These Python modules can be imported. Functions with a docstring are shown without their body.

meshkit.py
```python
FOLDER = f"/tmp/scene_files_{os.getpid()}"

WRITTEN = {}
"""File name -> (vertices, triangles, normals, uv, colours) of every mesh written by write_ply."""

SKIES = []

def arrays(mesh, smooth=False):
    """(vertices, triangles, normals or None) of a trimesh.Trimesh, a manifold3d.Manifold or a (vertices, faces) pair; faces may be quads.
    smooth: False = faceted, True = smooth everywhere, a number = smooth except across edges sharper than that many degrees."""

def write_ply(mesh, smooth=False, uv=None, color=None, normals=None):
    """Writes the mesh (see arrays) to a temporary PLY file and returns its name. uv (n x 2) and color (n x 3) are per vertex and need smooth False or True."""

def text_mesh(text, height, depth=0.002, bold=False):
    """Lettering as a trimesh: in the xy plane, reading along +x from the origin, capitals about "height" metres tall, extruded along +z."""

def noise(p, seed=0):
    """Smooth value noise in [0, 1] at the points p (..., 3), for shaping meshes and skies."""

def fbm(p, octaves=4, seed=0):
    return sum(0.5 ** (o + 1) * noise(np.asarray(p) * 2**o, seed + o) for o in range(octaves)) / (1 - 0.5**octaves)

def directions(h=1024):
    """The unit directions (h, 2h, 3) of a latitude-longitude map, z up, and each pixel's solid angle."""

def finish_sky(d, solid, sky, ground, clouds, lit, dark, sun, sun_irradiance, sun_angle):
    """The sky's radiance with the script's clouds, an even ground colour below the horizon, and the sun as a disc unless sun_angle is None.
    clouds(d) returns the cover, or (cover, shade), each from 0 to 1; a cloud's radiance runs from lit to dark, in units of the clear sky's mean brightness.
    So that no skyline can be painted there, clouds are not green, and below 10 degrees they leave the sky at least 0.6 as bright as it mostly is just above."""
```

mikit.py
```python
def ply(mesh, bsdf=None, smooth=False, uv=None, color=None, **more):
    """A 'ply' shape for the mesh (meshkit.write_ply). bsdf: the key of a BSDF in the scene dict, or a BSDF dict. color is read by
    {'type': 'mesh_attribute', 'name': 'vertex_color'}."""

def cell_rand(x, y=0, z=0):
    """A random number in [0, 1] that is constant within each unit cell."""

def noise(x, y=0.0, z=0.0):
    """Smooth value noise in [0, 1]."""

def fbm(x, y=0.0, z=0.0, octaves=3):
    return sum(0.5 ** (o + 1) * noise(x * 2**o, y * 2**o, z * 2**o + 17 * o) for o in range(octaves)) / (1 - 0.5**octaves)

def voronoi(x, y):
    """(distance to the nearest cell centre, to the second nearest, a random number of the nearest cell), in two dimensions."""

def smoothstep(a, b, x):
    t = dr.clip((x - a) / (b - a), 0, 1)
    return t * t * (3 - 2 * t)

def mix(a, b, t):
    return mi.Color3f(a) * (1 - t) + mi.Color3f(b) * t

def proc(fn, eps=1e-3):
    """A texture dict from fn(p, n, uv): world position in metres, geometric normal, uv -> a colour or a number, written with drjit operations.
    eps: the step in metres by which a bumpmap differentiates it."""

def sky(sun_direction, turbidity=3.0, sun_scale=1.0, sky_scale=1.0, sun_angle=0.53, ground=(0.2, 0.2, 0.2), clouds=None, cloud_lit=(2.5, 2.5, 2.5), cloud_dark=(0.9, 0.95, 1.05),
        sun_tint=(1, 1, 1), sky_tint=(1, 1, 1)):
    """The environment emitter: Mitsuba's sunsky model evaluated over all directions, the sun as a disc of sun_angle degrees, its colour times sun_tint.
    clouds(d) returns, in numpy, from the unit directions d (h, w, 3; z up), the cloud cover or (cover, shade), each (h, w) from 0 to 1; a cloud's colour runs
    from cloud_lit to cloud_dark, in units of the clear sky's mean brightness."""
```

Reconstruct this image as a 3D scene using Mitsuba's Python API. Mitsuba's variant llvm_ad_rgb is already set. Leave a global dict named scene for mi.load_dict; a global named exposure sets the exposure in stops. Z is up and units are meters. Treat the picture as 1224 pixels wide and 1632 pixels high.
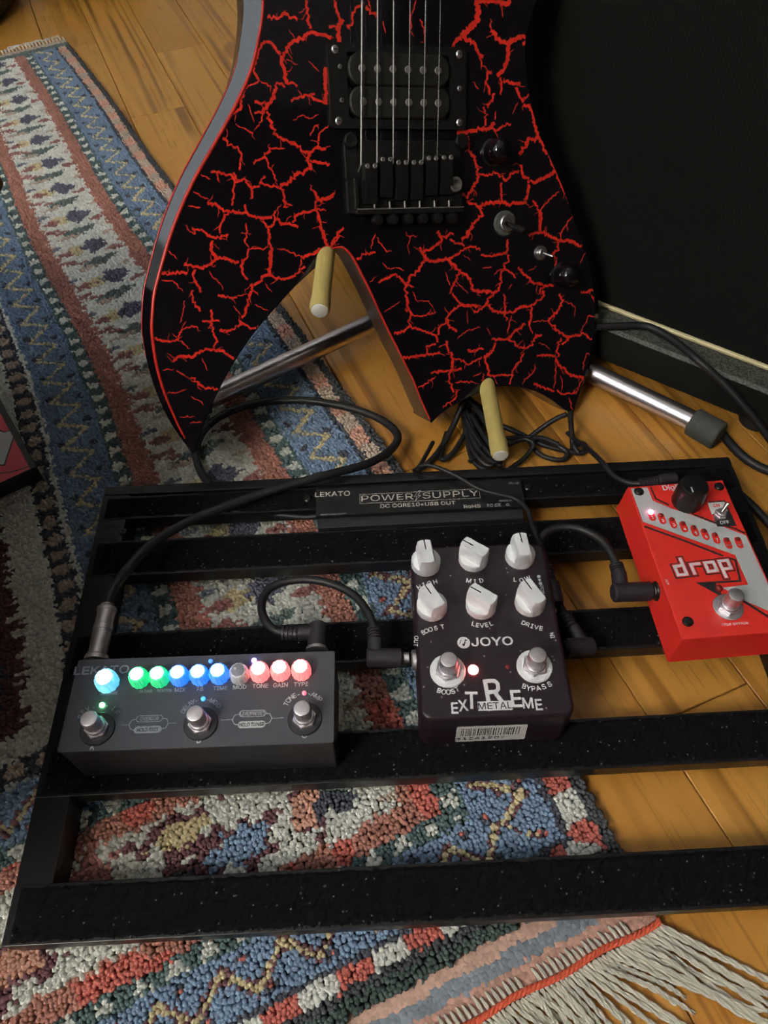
import math, random
import numpy as np, trimesh, shapely
from shapely.geometry import Polygon, LineString, Point
from shapely.ops import unary_union
import drjit as dr
import mitsuba as mi
import mikit, meshkit
from mikit import noise, fbm, voronoi, cell_rand, smoothstep, mix, proc

T = mi.ScalarTransform4f
scene, labels = {}, {}
rng = np.random.default_rng(7)

# ------------------------------------------------------------------ camera, light, exposure
CAM_ROT = np.array([[0.998762, -0.048816, 0.009608], [-0.044783, -0.797932, 0.601082], [-0.021676, -0.600768, -0.79913]])          # columns: right, down, forward
CAM_POS = np.array([0.0, 0.0, 0.45])
M = np.eye(4)
M[:3, 0], M[:3, 1], M[:3, 2], M[:3, 3] = -CAM_ROT[:, 0], -CAM_ROT[:, 1], CAM_ROT[:, 2], CAM_POS
scene['camera'] = {'type': 'perspective', 'fov': math.degrees(2 * math.atan(612 / 1200)), 'fov_axis': 'x', 'near_clip': 0.01, 'far_clip': 50.0, 'to_world': T(M)}
exposure = 1.32
WINDOW_LIGHT = (.25, .3, .35)
ADDED_PANEL_LIGHT = (1.05, 1.16, 1.26)
ADDED_LAMP_LIGHT = (18.0, 16.8, 14.4)
ADDED_UPLIGHT = (22.0, 22.0, 22.0)
ADDED_LAMP_UP_LIGHT = (8.0, 7.5, 6.5)

# ------------------------------------------------------------------ helpers
def key_for(base):
    if base not in scene and not any(k.startswith(base + '__') for k in scene) and base not in reserved:
        reserved.add(base); return base
    i = 1
    while f'{base}_{i:03d}' in reserved or f'{base}_{i:03d}' in scene: i += 1
    reserved.add(f'{base}_{i:03d}'); return f'{base}_{i:03d}'
reserved = set()
def thing(name, label, cat, group=None):
    k = key_for(name); labels[k] = {'label': label, 'category': cat}
    if group: labels[k]['group'] = group
    return k
def part(parent, name, mesh, bsdf, smooth=30, label=None, kind=None, emit=None, **more):
    k = key_for(f'{parent}__{name}')
    d = mesh if isinstance(mesh, dict) else mikit.ply(mesh, bsdf, smooth=smooth, **more)
    d = dict(d)
    if isinstance(mesh, dict): d['bsdf'] = {'type': 'ref', 'id': bsdf}
    if emit is not None: d['emitter'] = {'type': 'area', 'radiance': {'type': 'rgb', 'value': list(emit)}}
    scene[k] = d
    if label or kind:
        labels[k] = {}
        if label: labels[k]['label'] = label
        if kind: labels[k]['kind'] = kind
    return k
def single(name, mesh, bsdf, label, cat, group=None, smooth=30, **more):
    k = thing(name, label, cat, group)
    scene[k] = mikit.ply(mesh, bsdf, smooth=smooth, **more)
    return k
def struct(name, mesh, bsdf, smooth=False):
    scene[name] = mikit.ply(mesh, bsdf, smooth=smooth); labels[name] = {'kind': 'structure'}; reserved.add(name)

def cat(*ms): return trimesh.util.concatenate([m for m in ms])
def box(x0, x1, y0, y1, z0, z1):
    b = trimesh.creation.box((x1 - x0, y1 - y0, z1 - z0)); b.apply_translation(((x0 + x1) / 2, (y0 + y1) / 2, (z0 + z1) / 2)); return b
def rrect(w, d, r, n=5):
    pts = []
    for cx, cy, a0 in ((w/2 - r, d/2 - r, 0), (-w/2 + r, d/2 - r, 90), (-w/2 + r, -d/2 + r, 180), (w/2 - r, -d/2 + r, 270)):
        for i in range(n + 1):
            a = math.radians(a0 + 90 * i / n); pts.append((cx + r * math.cos(a), cy + r * math.sin(a)))
    return np.array(pts)
def loft(rings):
    """rings: list of (n, 3) arrays from the bottom up, counter-clockwise; closed with fans"""
    n = len(rings[0]); v = np.vstack(rings); f = []
    for k in range(len(rings) - 1):
        a, b = k * n, (k + 1) * n
        for i in range(n):
            j = (i + 1) % n
            f += [(a + i, a + j, b + j), (a + i, b + j, b + i)]
    c0, c1 = len(v), len(v) + 1
    v = np.vstack([v, rings[0].mean(0), rings[-1].mean(0)])
    t = (len(rings) - 1) * n
    for i in range(n):
        j = (i + 1) % n
        f += [(c0, j, i), (c1, t + i, t + j)]
    return trimesh.Trimesh(v, np.array(f), process=False)
def slab(w, d, r, layers, n=5):
    """rounded box; layers: (inset, z)"""
    return loft([np.c_[rrect(w - 2 * i, d - 2 * i, max(r - i, 1e-5), n), np.full(4 * (n + 1), z)] for i, z in layers])
def rbox(x0, x1, y0, y1, z0, z1, r=.001, e=.0006):
    m = slab(x1 - x0, y1 - y0, r, [(e, z0), (0, z0 + e), (0, z1 - e), (e * .3, z1 - e * .3), (e, z1)], 3)
    m.apply_translation(((x0 + x1) / 2, (y0 + y1) / 2, 0)); return m
def frame_of(t, up=(0, 0, 1)):
    t = np.asarray(t, float) / np.linalg.norm(t)
    a = np.cross(up, t)
    if np.linalg.norm(a) < 1e-3: a = np.cross((0, 1, 0), t)
    a /= np.linalg.norm(a); return a, np.cross(t, a), t
def tube(pts, r, sides=12, cap=True):
    p = np.asarray(pts, float); n = len(p); r = np.broadcast_to(r, (n,))
    t = np.gradient(p, axis=0); t /= np.linalg.norm(t, axis=1, keepdims=True) + 1e-12
    a, b, _ = frame_of(t[0]); rings = []
    for i in range(n):
        a = a - t[i] * (a @ t[i]); a /= np.linalg.norm(a) + 1e-12; b = np.cross(t[i], a)
        ang = np.arange(sides) * 2 * np.pi / sides
        rings.append(p[i] + r[i] * (np.cos(ang)[:, None] * a + np.sin(ang)[:, None] * b))
    return loft(rings)
def spline(pts, per=10):
    p = np.asarray(pts, float); q = np.vstack([2 * p[0] - p[1], p, 2 * p[-1] - p[-2]]); out = []
    for i in range(1, len(q) - 2):
        for u in np.arange(per) / per:
            a, b, c, d = q[i - 1], q[i], q[i + 1], q[i + 2]
            out.append(.5 * (2 * b + (c - a) * u + (2 * a - 5 * b + 4 * c - d) * u * u + (3 * b - a - 3 * c + d) * u ** 3))
    out.append(p[-1]); return np.array(out)
def rod(p0, p1, prof, sides=20):
    """turned piece along p0-p1; prof: (fraction or metres list of (t in 0..1, radius))"""
    p0, p1 = np.asarray(p0, float), np.asarray(p1, float)
    a, b, t = frame_of(p1 - p0); ang = np.arange(sides) * 2 * np.pi / sides
    return loft([p0 + (p1 - p0) * u + r * (np.cos(ang)[:, None] * a + np.sin(ang)[:, None] * b) for u, r in prof])
def lathe(prof, at=(0, 0, 0), sides=24):
    ang = np.arange(sides) * 2 * np.pi / sides
    return loft([np.c_[r * np.cos(ang), r * np.sin(ang), np.full(sides, z)] + np.asarray(at) for r, z in prof])
def plane_mat(o, xd=(1, 0, 0), zd=(0, 0, 1)):
    z = np.asarray(zd, float); z /= np.linalg.norm(z); x = np.asarray(xd, float); x -= z * (x @ z); x /= np.linalg.norm(x)
    m = np.eye(4); m[:3, 0], m[:3, 1], m[:3, 2], m[:3, 3] = x, np.cross(z, x), z, o; return m
def extrude(poly, h):
    ps = [g for g in getattr(poly, 'geoms', [poly]) if g.geom_type == 'Polygon' and g.area > 1e-12]
    return cat(*[trimesh.creation.extrude_polygon(g, h, engine='earcut') for g in ps])
_text = {}
def text(s, h, bold=False, wide=1.0, depth=.00012):
    """lettering centred on the origin, capitals h tall"""
    k = (s, bold)
    if k not in _text:
        m = meshkit.text_mesh(s, 1.0, 1.0, bold); c = m.bounds.mean(0); m.apply_translation((-c[0], -.5 if not any(ch in 'gjpqy' for ch in s) else -.35, 0)); _text[k] = m
    m = _text[k].copy(); m.apply_scale((h * wide, h, depth)); return m
def put(mesh, m): 
    mesh = mesh.copy(); mesh.apply_transform(m); return mesh
def write(parent, s, h, o, bsdf, xd=(1, 0, 0), zd=(0, 0, 1), bold=False, wide=1.0, name='lettering', rot=0):
    z = np.asarray(zd, float) / np.linalg.norm(zd); x = np.asarray(xd, float)
    m = plane_mat(np.asarray(o) + z * .0001, x, z)
    if rot: m = m @ trimesh.transformations.rotation_matrix(math.radians(rot), (0, 0, 1))
    return part(parent, name, put(text(s, h, bold, wide), m), bsdf, smooth=False)
def write_arc(parent, s, h, pts, z, bsdf, bold=True, wide=1.0):
    """one letter per centre point (in x, y), turned along the row"""
    p = np.array([q[:2] for q in pts], float); u = np.linspace(0, 1, len(p)); v = np.linspace(0, 1, len(s))
    c = np.c_[np.interp(v, u, p[:, 0]), np.interp(v, u, p[:, 1])]
    if len(s) > 2 and len(p) > 2:
        deg = min(2, len(p) - 1); c = np.c_[np.polyval(np.polyfit(u, p[:, 0], deg), v), np.polyval(np.polyfit(u, p[:, 1], deg), v)]
    t = np.gradient(c, axis=0) if len(s) > 1 else np.array([[1, 0.]])
    ms = [put(text(ch, h, bold, wide), plane_mat((x, y, z + .0001), (tx, ty, 0))) for ch, (x, y), (tx, ty) in zip(s, c, t) if ch != ' ']
    return part(parent, 'lettering', cat(*ms), bsdf, smooth=False)

# ------------------------------------------------------------------ materials
def pr(name, c, rough=.5, **k):
    scene[name] = {'type': 'twosided', 'b': {'type': 'principled', 'base_color': c if isinstance(c, dict) else {'type': 'rgb', 'value': list(c)}, 'roughness': rough, **k}}
pr('m_black_paint', (.006, .006, .007), .42, specular=.3)
pr('m_frame', (.005, .005, .006), .36, specular=.3)
pr('m_rubber', (.008, .008, .0095), .5, specular=.35)
pr('m_plug_rubber', (.016, .014, .019), .45, specular=.4)
pr('m_grey_rubber', (.042, .046, .042), .7, specular=.3)
pr('m_gloss_black', (.003, .0025, .004), .08, specular=.5)
pr('m_satin_black', (.005, .005, .005), .33, specular=.35)
pr('m_bobbin', (.006, .006, .005), .55, specular=.3)
pr('m_crack', (.43, .022, .014), .2, specular=.4)
pr('m_body_side', (.05, .032, .022), .25, specular=.5)
pr('m_white_print', (.72, .72, .74), .55)
pr('m_dim_print', (.17, .18, .22), .5)
pr('m_grey_print', (.36, .38, .39), .5)
pr('m_black_print', (.012, .01, .012), .5)
pr('m_dark_red', (.12, .01, .01), .3)
pr('m_gold_print', (.40, .37, .34), .5)
pr('m_white_plastic', (.80, .81, .82), .28, specular=.5)
pr('m_paper', (.66, .66, .65), .6)
pr('m_cap_white', (.62, .60, .52), .6)
pr('m_peg', (.36, .29, .10), .5, specular=.3)
pr('m_red_paint', (.52, .024, .018), .33, specular=.5)
pr('m_carton_red', (.42, .02, .035), .45)
pr('m_cream_yarn', (.60, .57, .48), .95, specular=.1)
pr('m_red_yarn', (.50, .09, .05), .95, specular=.1)
pr('m_wall', (.70, .69, .67), .9, specular=.1)
pr('m_ceiling', (.86, .86, .85), .9, specular=.1)
pr('m_window_frame', (.7, .7, .68), .5)
pr('m_dark_wood', (.05, .028, .014), .5, specular=.3)
pr('m_dark_wall', (.10, .085, .07), .9, specular=.1)
pr('m_piping', (.42, .36, .20), .35)
pr('m_lamp', (.8, .8, .8), .6)
scene['m_chrome'] = {'type': 'twosided', 'b': {'type': 'roughconductor', 'material': 'Cr', 'alpha': .08, 'distribution': 'ggx'}}
scene['m_nickel'] = {'type': 'twosided', 'b': {'type': 'roughconductor', 'material': 'Cr', 'alpha': .2, 'distribution': 'ggx'}}
pr('m_steel', (.55, .55, .55), .3, metallic=1.0)
pr('m_dull_steel', (.15, .15, .14), .45, metallic=.7)
pr('m_string', (.45, .44, .42), .55, metallic=1.0)
for nm, c in dict(green=(.10, .5, .2), blue=(.12, .30, .7), white=(.6, .65, .7), pink=(.8, .25, .3), red=(.7, .25, .22), dim_pink=(.6, .25, .3), off=(.14, .01, .01)).items():
    pr('m_led_' + nm, c, .35)
scene['m_rug'] = {'type': 'twosided', 'b': {'type': 'principled', 'base_color': {'type': 'mesh_attribute', 'name': 'vertex_color'}, 'roughness': .95, 'specular': .05, 'sheen': .3}}

PD = np.array([.345, -.9386])                       # direction in which the planks run
def wood_fn(p, n, uv):
    u = p.x * float(PD[0]) + p.y * float(PD[1]); v = p.x * float(-PD[1]) + p.y * float(PD[0])
    row = dr.floor(v / .07); col = dr.floor((u + .173 * row) / .42)
    r1, r2 = cell_rand(row, col, 5), cell_rand(row, col, 9)
    w = fbm(u * 5 + 31 * r1, v * 22 + 17 * r2, 0, 3)
    rings = noise(u * 2.2 + 11 * r2, (v + .012 * w) * 130 + 40 * r1)
    fine = noise(u * 26, v * 900)
    dark = smoothstep(.62, .92, rings) * (.25 + .75 * smoothstep(.35, .75, noise(u * 6 + 3 * r1, v * 55 + 9)))
    pore = smoothstep(.72, .9, fine) * smoothstep(.3, .7, noise(u * 9, v * 70 + 4))
    knot = smoothstep(.80, .90, noise(u * 7 + 5, v * 26 + 50 * r2))
    c = mix((.31, .130, .020), (.46, .235, .050), r1 * .55 + .45 * w)
    streak = smoothstep(.45, .8, noise(u * 3.1 + 7 * r2, v * 260 + 13 * r1)) * smoothstep(.3, .7, noise(u * 4, v * 40 + 3))
    c = mix(c, (.20, .075, .014), .72 * streak)
    c = mix(c, (.11, .040, .009), .75 * dark)
    c = mix(c, (.22, .09, .02), .55 * pore)
    c = mix(c, (.13, .045, .012), .45 * knot)
    return c
def wood_rough(p, n, uv):
    return .30 + .18 * fbm(p.x * 30, p.y * 30, 0, 2)
pr('m_wood', proc(wood_fn), .38, specular=.45)
scene['m_wood']['b']['roughness'] = proc(wood_rough)
pr('m_subfloor', (.03, .018, .008), .8)
def velcro_fn(p, n, uv):
    a, b, r = voronoi(p.x * 420, p.y * 420)
    speck = dr.select((r > .93) & (a < .20), .25 + .75 * smoothstep(.93, 1.0, r), 0.0)
    return mix((.0035, .0032, .004), (.085, .085, .10), speck) + .003 * noise(p.x * 900, p.y * 900)
pr('m_velcro', proc(velcro_fn), .95, specular=.03)
def joyo_fn(p, n, uv):
    a, b, r = voronoi(p.x * 330, p.y * 330)
    speck = dr.select((r > .975) & (a < .16), 1.0, 0.0)
    return mix((.013, .007, .011), (.22, .18, .20), speck)
pr('m_joyo_paint', proc(joyo_fn), .36, specular=.35)
pr('m_lek_panel', (.040, .043, .055), .42, specular=.5)
pr('m_lek_side', (.010, .010, .014), .5)
def grille_fn(p, n, uv):
    s = p.x * .79 - p.y * .613
    a = dr.sin(s * 2200) * dr.sin(p.z * 2000)
    return mix((.002, .0023, .002), (.0075, .0085, .0075), .5 + .5 * a)
pr('m_grille', proc(grille_fn), .9, specular=.1)
def tolex_fn(p, n, uv):
    v = fbm(p.x * 900, p.y * 900, p.z * 900, 2)
    return mix((.030, .032, .028), (.065, .068, .060), smoothstep(.35, .65, v))
pr('m_black_vinyl', (.006, .0065, .006), .6, specular=.15)
pr('m_tolex', proc(tolex_fn), .6, specular=.3)

# ------------------------------------------------------------------ the room
struct('floor', box(-2.2, 2.0, -1.8, 2.8, -.05, -.0125), 'm_subfloor')
struct('ceiling', box(-2.2, 2.0, -1.8, 2.8, 2.5, 2.55), 'm_ceiling')
struct('wall_right', box(2.0, 2.06, -1.8, 2.8, -.05, 2.5), 'm_dark_wall')
struct('wall_back', box(-2.2, 2.0, 2.8, 2.86, -.05, 2.5), 'm_wall')
struct('wall_front', box(-2.2, 2.0, -1.86, -1.8, -.05, 2.5), 'm_dark_wall')
WY0, WY1, WZ0, WZ1 = -1.25, .15, .85, 2.15
struct('wall_left', cat(box(-2.26, -2.2, -1.8, WY0, -.05, 2.5), box(-2.26, -2.2, WY1, 2.8, -.05, 2.5), box(-2.26, -2.2, WY0, WY1, -.05, WZ0), box(-2.26, -2.2, WY0, WY1, WZ1, 2.5)), 'm_wall')
struct('window_1', cat(box(-2.25, -2.19, WY0, WY0 + .05, WZ0, WZ1), box(-2.25, -2.19, WY1 - .05, WY1, WZ0, WZ1), box(-2.25, -2.19, WY0, WY1, WZ0, WZ0 + .05),
                       box(-2.25, -2.19, WY0, WY1, WZ1 - .05, WZ1), box(-2.25, -2.19, -.57, -.53, WZ0, WZ1)), 'm_window_frame')
pane = trimesh.Trimesh([(-2.23, WY0, WZ0), (-2.23, WY1, WZ0), (-2.23, WY1, WZ1), (-2.23, WY0, WZ1)], [(0, 1, 2), (0, 2, 3)])
k = part('window_1', 'pane', pane, 'm_lamp', smooth=False, emit=WINDOW_LIGHT, label='bright daylit pane')
# floor boards
lo, n_pl = [], 0
planks = []
for row in range(-16, 18):
    for col in range(-8, 4):
        u0 = col * .42 - .173 * row; v0 = row * .07
        c = (u0 + .21) * PD + (v0 + .035) * np.array([-PD[1], PD[0]])
        if -.75 < c[0] < .95 and -.3 < c[1] < 1.75:
            planks.append((u0, v0))
pl_mesh = slab(.4193, .0693, .0006, [(0, -.012), (0, -.0006), (.0006, 0)], 1)
pl_ply = mikit.ply(pl_mesh, 'm_wood', smooth=False)
for u0, v0 in planks:
    c = (u0 + .21) * PD + (v0 + .035) * np.array([-PD[1], PD[0]])
    k = key_for('floor__plank')
    scene[k] = {**pl_ply, 'to_world': T().translate([float(c[0]), float(c[1]), float(rng.uniform(-.0003, 0))]).rotate([0, 0, 1], math.degrees(math.atan2(PD[1], PD[0])))}

# out of view: lights and a blocker added to light and shade the scene
k = thing('added_ceiling_light', 'unseen large flat light panel added on the ceiling, up to the left of the camera', 'lamp')  # out of view, added for soft key light and the guitar edge highlight
part(k, 'frame', rbox(-2.16, -.86, -1.14, .38, 2.462, 2.4995, .01, .004), 'm_window_frame')
part(k, 'diffuser', rbox(-2.12, -.90, -1.10, .34, 2.456, 2.4615, .01, .001), 'm_lamp', emit=ADDED_PANEL_LIGHT, label='evenly glowing diffuser')

k = thing('added_floor_lamp', 'unseen floor lamp with a pale drum shade, added left behind the camera as key light', 'lamp')  # out of view, added as the stronger light from the left
LX, LY = -.62, -.42
part(k, 'base', lathe([(.12, 0), (.13, .006), (.12, .018), (.02, .026)], (LX, LY, 0), 32), 'm_black_paint')
part(k, 'pole', lathe([(.010, .02), (.010, 1.12)], (LX, LY, 0), 16), 'm_black_paint')
part(k, 'diffuser', lathe([(.125, 1.1465), (.125, 1.1485), (.10, 1.1500)], (LX, LY, 0), 32), 'm_lamp', emit=ADDED_LAMP_UP_LIGHT, label='glowing disc on top of the shade, added to light the ceiling')
part(k, 'shade', lathe([(.12, .89), (.165, .895), (.145, 1.14), (.135, 1.145)], (LX, LY, 0), 32), 'm_lamp', emit=ADDED_LAMP_LIGHT, label='glowing pale shade')
k = thing('added_floor_lamp', 'unseen black uplighter added behind the amplifier to brighten the ceiling', 'lamp')  # out of view, added so chrome mirrors a brighter ceiling
part(k, 'base', lathe([(.12, 0), (.13, .006), (.12, .018), (.02, .026)], (.05, 2.15, 0), 32), 'm_black_paint')
part(k, 'pole', lathe([(.011, .02), (.011, 1.60)], (.05, 2.15, 0), 16), 'm_black_paint')
part(k, 'bowl', lathe([(.02, 1.59), (.10, 1.62), (.15, 1.69), (.147, 1.69), (.09, 1.635), (.02, 1.62)], (.05, 2.15, 0), 32), 'm_black_paint')
part(k, 'diffuser', lathe([(.136, 1.672), (.136, 1.676), (.10, 1.678)], (.05, 2.15, 0), 32), 'm_lamp', emit=ADDED_UPLIGHT, label='glowing diffuser')
k = thing('added_bench', 'low dark wooden seat added out of view to shade the left side', 'added_bench')  # out of view, added to throw the shadow over the left side
part(k, 'seat', rbox(-.80, -.222, .02, .46, .200, .228, .006, .003), 'm_dark_wood')
part(k, 'apron', rbox(-.77, -.275, .04, .42, .120, .200, .004, .002), 'm_dark_wood')
for bx_ in (-.755, -.385):
    for by_ in (.065, .290):
        part(k, 'leg', rbox(bx_ - .02, bx_ + .02, by_ - .02, by_ + .02, .0105, .121, .003, .001), 'm_dark_wood')

# ------------------------------------------------------------------ the pedalboard
XL, XR, YF, YB, ZT = -.1956, .2591, .0603, .3517, .030
k = PB = thing('pedalboard', 'flat black metal pedalboard with five fuzzy-topped rails across the floor', 'pedalboard')
rails = [(.0603, .0884), (.1318, .1609), (.2033, .2320), (.2745, .3030), (.3215, .3420)]
def strip_mesh(x0, x1, y0, y1, z):
    nx, ny = int((x1 - x0) / .0016), int((y1 - y0) / .0016)
    gx, gy = np.meshgrid(np.linspace(x0, x1, nx), np.linspace(y0, y1, ny), indexing='ij')
    zz = z + .0011 * meshkit.noise(np.stack([gx * 700, gy * 700, gx * 0], -1), 3) + .0004
    edge = (np.minimum(np.minimum(gy - y0, y1 - gy), np.minimum(gx - x0, x1 - gx)) < 1e-6); zz[edge] = z
    jit = (rng.random(gx.shape) - .5) * .0009
    gyj = gy + np.where((np.abs(gy - y0) < 1e-6) | (np.abs(gy - y1) < 1e-6), jit * 1.2, 0)
    v = np.stack([gx, gyj, zz], -1).reshape(-1, 3); i, j = np.meshgrid(np.arange(nx - 1), np.arange(ny - 1), indexing='ij')
    a = (i * ny + j).ravel(); f = np.vstack([np.c_[a, a + ny, a + ny + 1], np.c_[a, a + ny + 1, a + 1]])
    hv, hf = [], []                                   # stray fibres standing out along the edges
    m = int((x1 - x0) / .0011)
    for ye, sg in ((y0, -1), (y1, 1)):
        xs = rng.uniform(x0, x1, m); L = rng.uniform(.0004, .0016, m); dx = rng.normal(0, .0006, m); zz0 = z + rng.uniform(.0002, .0012, m)
        for q in range(m):
            b = len(hv); hv += [(xs[q] - .0002, ye, zz0[q]), (xs[q] + .0002, ye, zz0[q]), (xs[q] + dx[q], ye + sg * L[q], zz0[q] + rng.uniform(-.0003, .0007))]; hf.append((b, b + 1, b + 2))
    return trimesh.Trimesh(np.vstack([v, np.array(hv)]), np.vstack([f, np.array(hf) + len(v)]), process=False)
for y0, y1 in rails:
    part(k, 'rail', rbox(XL, XR, y0, y1, .0175, .0290, .0012, .0007), 'm_frame')
for y0, y1 in rails:
    part(k, 'loop_strip', strip_mesh(XL + .004, XR - .004, y0 + .0018, y1 - .0018, .0291), 'm_velcro', smooth=False, label='fuzzy black loop tape strip')
part(k, 'back_bar', cat(rbox(XL, XR, .3436, YB, .0140, .0292, .0012, .0008), box(XL, XR, .3405, .345, .0140, .0262)), 'm_frame')
for xa in (XL + .0001, XR - .0194):
    part(k, 'side_plate', rbox(xa, xa + .0193, YF + .001, YB - .001, .0045, .0286, .001, .0006), 'm_frame')
for sx in (XL + .011, XR - .011):
    for sy in (YF + .02, YB - .02):
        part(k, 'foot', lathe([(.006, 0), (.007, .0008), (.007, .0045)], (sx, sy, 0), 14), 'm_rubber')
screw = cat(lathe([(.0030, 0), (.0030, .0006), (.0022, .0013), (.0008, .0013), (.0006, .0006)], sides=16))
for q in ((-0.1758, 0.3105, 0.0288), (-0.0486, 0.3308, 0.0302), (0.1081, 0.3313, 0.0302)):
    part(k, 'screw', put(screw, plane_mat((q[0], q[1], q[2]))), 'm_satin_black')

# ------------------------------------------------------------------ the rug
EDGE = np.array([(-0.4154, 1.2108, 0.0080)[:2], (-0.3032, 0.9969, 0.0080)[:2], (-0.2117, 0.8042, 0.0080)[:2], (-0.0848, 0.5944, 0.0080)[:2], (-0.0165, 0.4482, 0.0080)[:2], (0.0209, 0.3776, 0.0080)[:2], (0.1117, 0.1335, 0.0080)[:2], (0.1265, 0.0890, 0.0080)[:2], (0.1369, 0.0577, 0.0080)[:2]])
es = spline(EDGE, 12)
for _ in range(30): es[1:-1] = .5 * es[1:-1] + .25 * (es[:-2] + es[2:])
ed = np.r_[0, np.cumsum(np.linalg.norm(np.diff(es, axis=0), axis=1))]; LEN = ed[-1]
dirs = np.gradient(es, axis=0); 
for _ in range(40): dirs[1:-1] = .5 * dirs[1:-1] + .25 * (dirs[:-2] + dirs[2:])
nrm = np.c_[dirs[:, 1], -dirs[:, 0]]; nrm /= np.linalg.norm(nrm, axis=1, keepdims=True)
nrm *= np.where(nrm[:, :1] > 0, -1, 1)              # inward: to the left
def rug_scale(t): return np.interp(t, [0, .35, .9, 1.2], [.80, .84, 1.0, 1.06])
def rug_width(t): return .52 + 0 * t
def rug_xy(t, w):
    """t along the right edge from the far end, w inwards (unscaled)"""
    te = np.minimum(t, LEN); x = np.interp(te, ed, es[:, 0]); y = np.interp(te, ed, es[:, 1]); nx = np.interp(te, ed, nrm[:, 0]); ny = np.interp(te, ed, nrm[:, 1])
    ex = t - te; d = es[-1] - es[-6]; d /= np.linalg.norm(d); s = rug_scale(t)
    return np.stack([x + nx * w * s + d[0] * ex, y + ny * w * s + d[1] * ex], -1)
SK = .042
KT = .00225
pal = dict(white=(.56, .57, .52), blue=(.085, .16, .27), navy=(.022, .028, .05), red=(.36, .055, .035), brick=(.28, .095, .065), maroon=(.085, .018, .03), tan=(.48, .40, .21), teal=(.03, .075, .08), pink=(.46, .22, .15), char=(.022, .027, .034), green=(.016, .040, .036), purple=(.055, .055, .10), leaf=(.06, .095, .09), rose=(.22, .07, .06), claret=(.085, .018, .022), dusty=(.32, .15, .11), dusty2=(.36, .20, .15), slate=(.10, .13, .17), sand=(.34, .26, .20))
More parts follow.
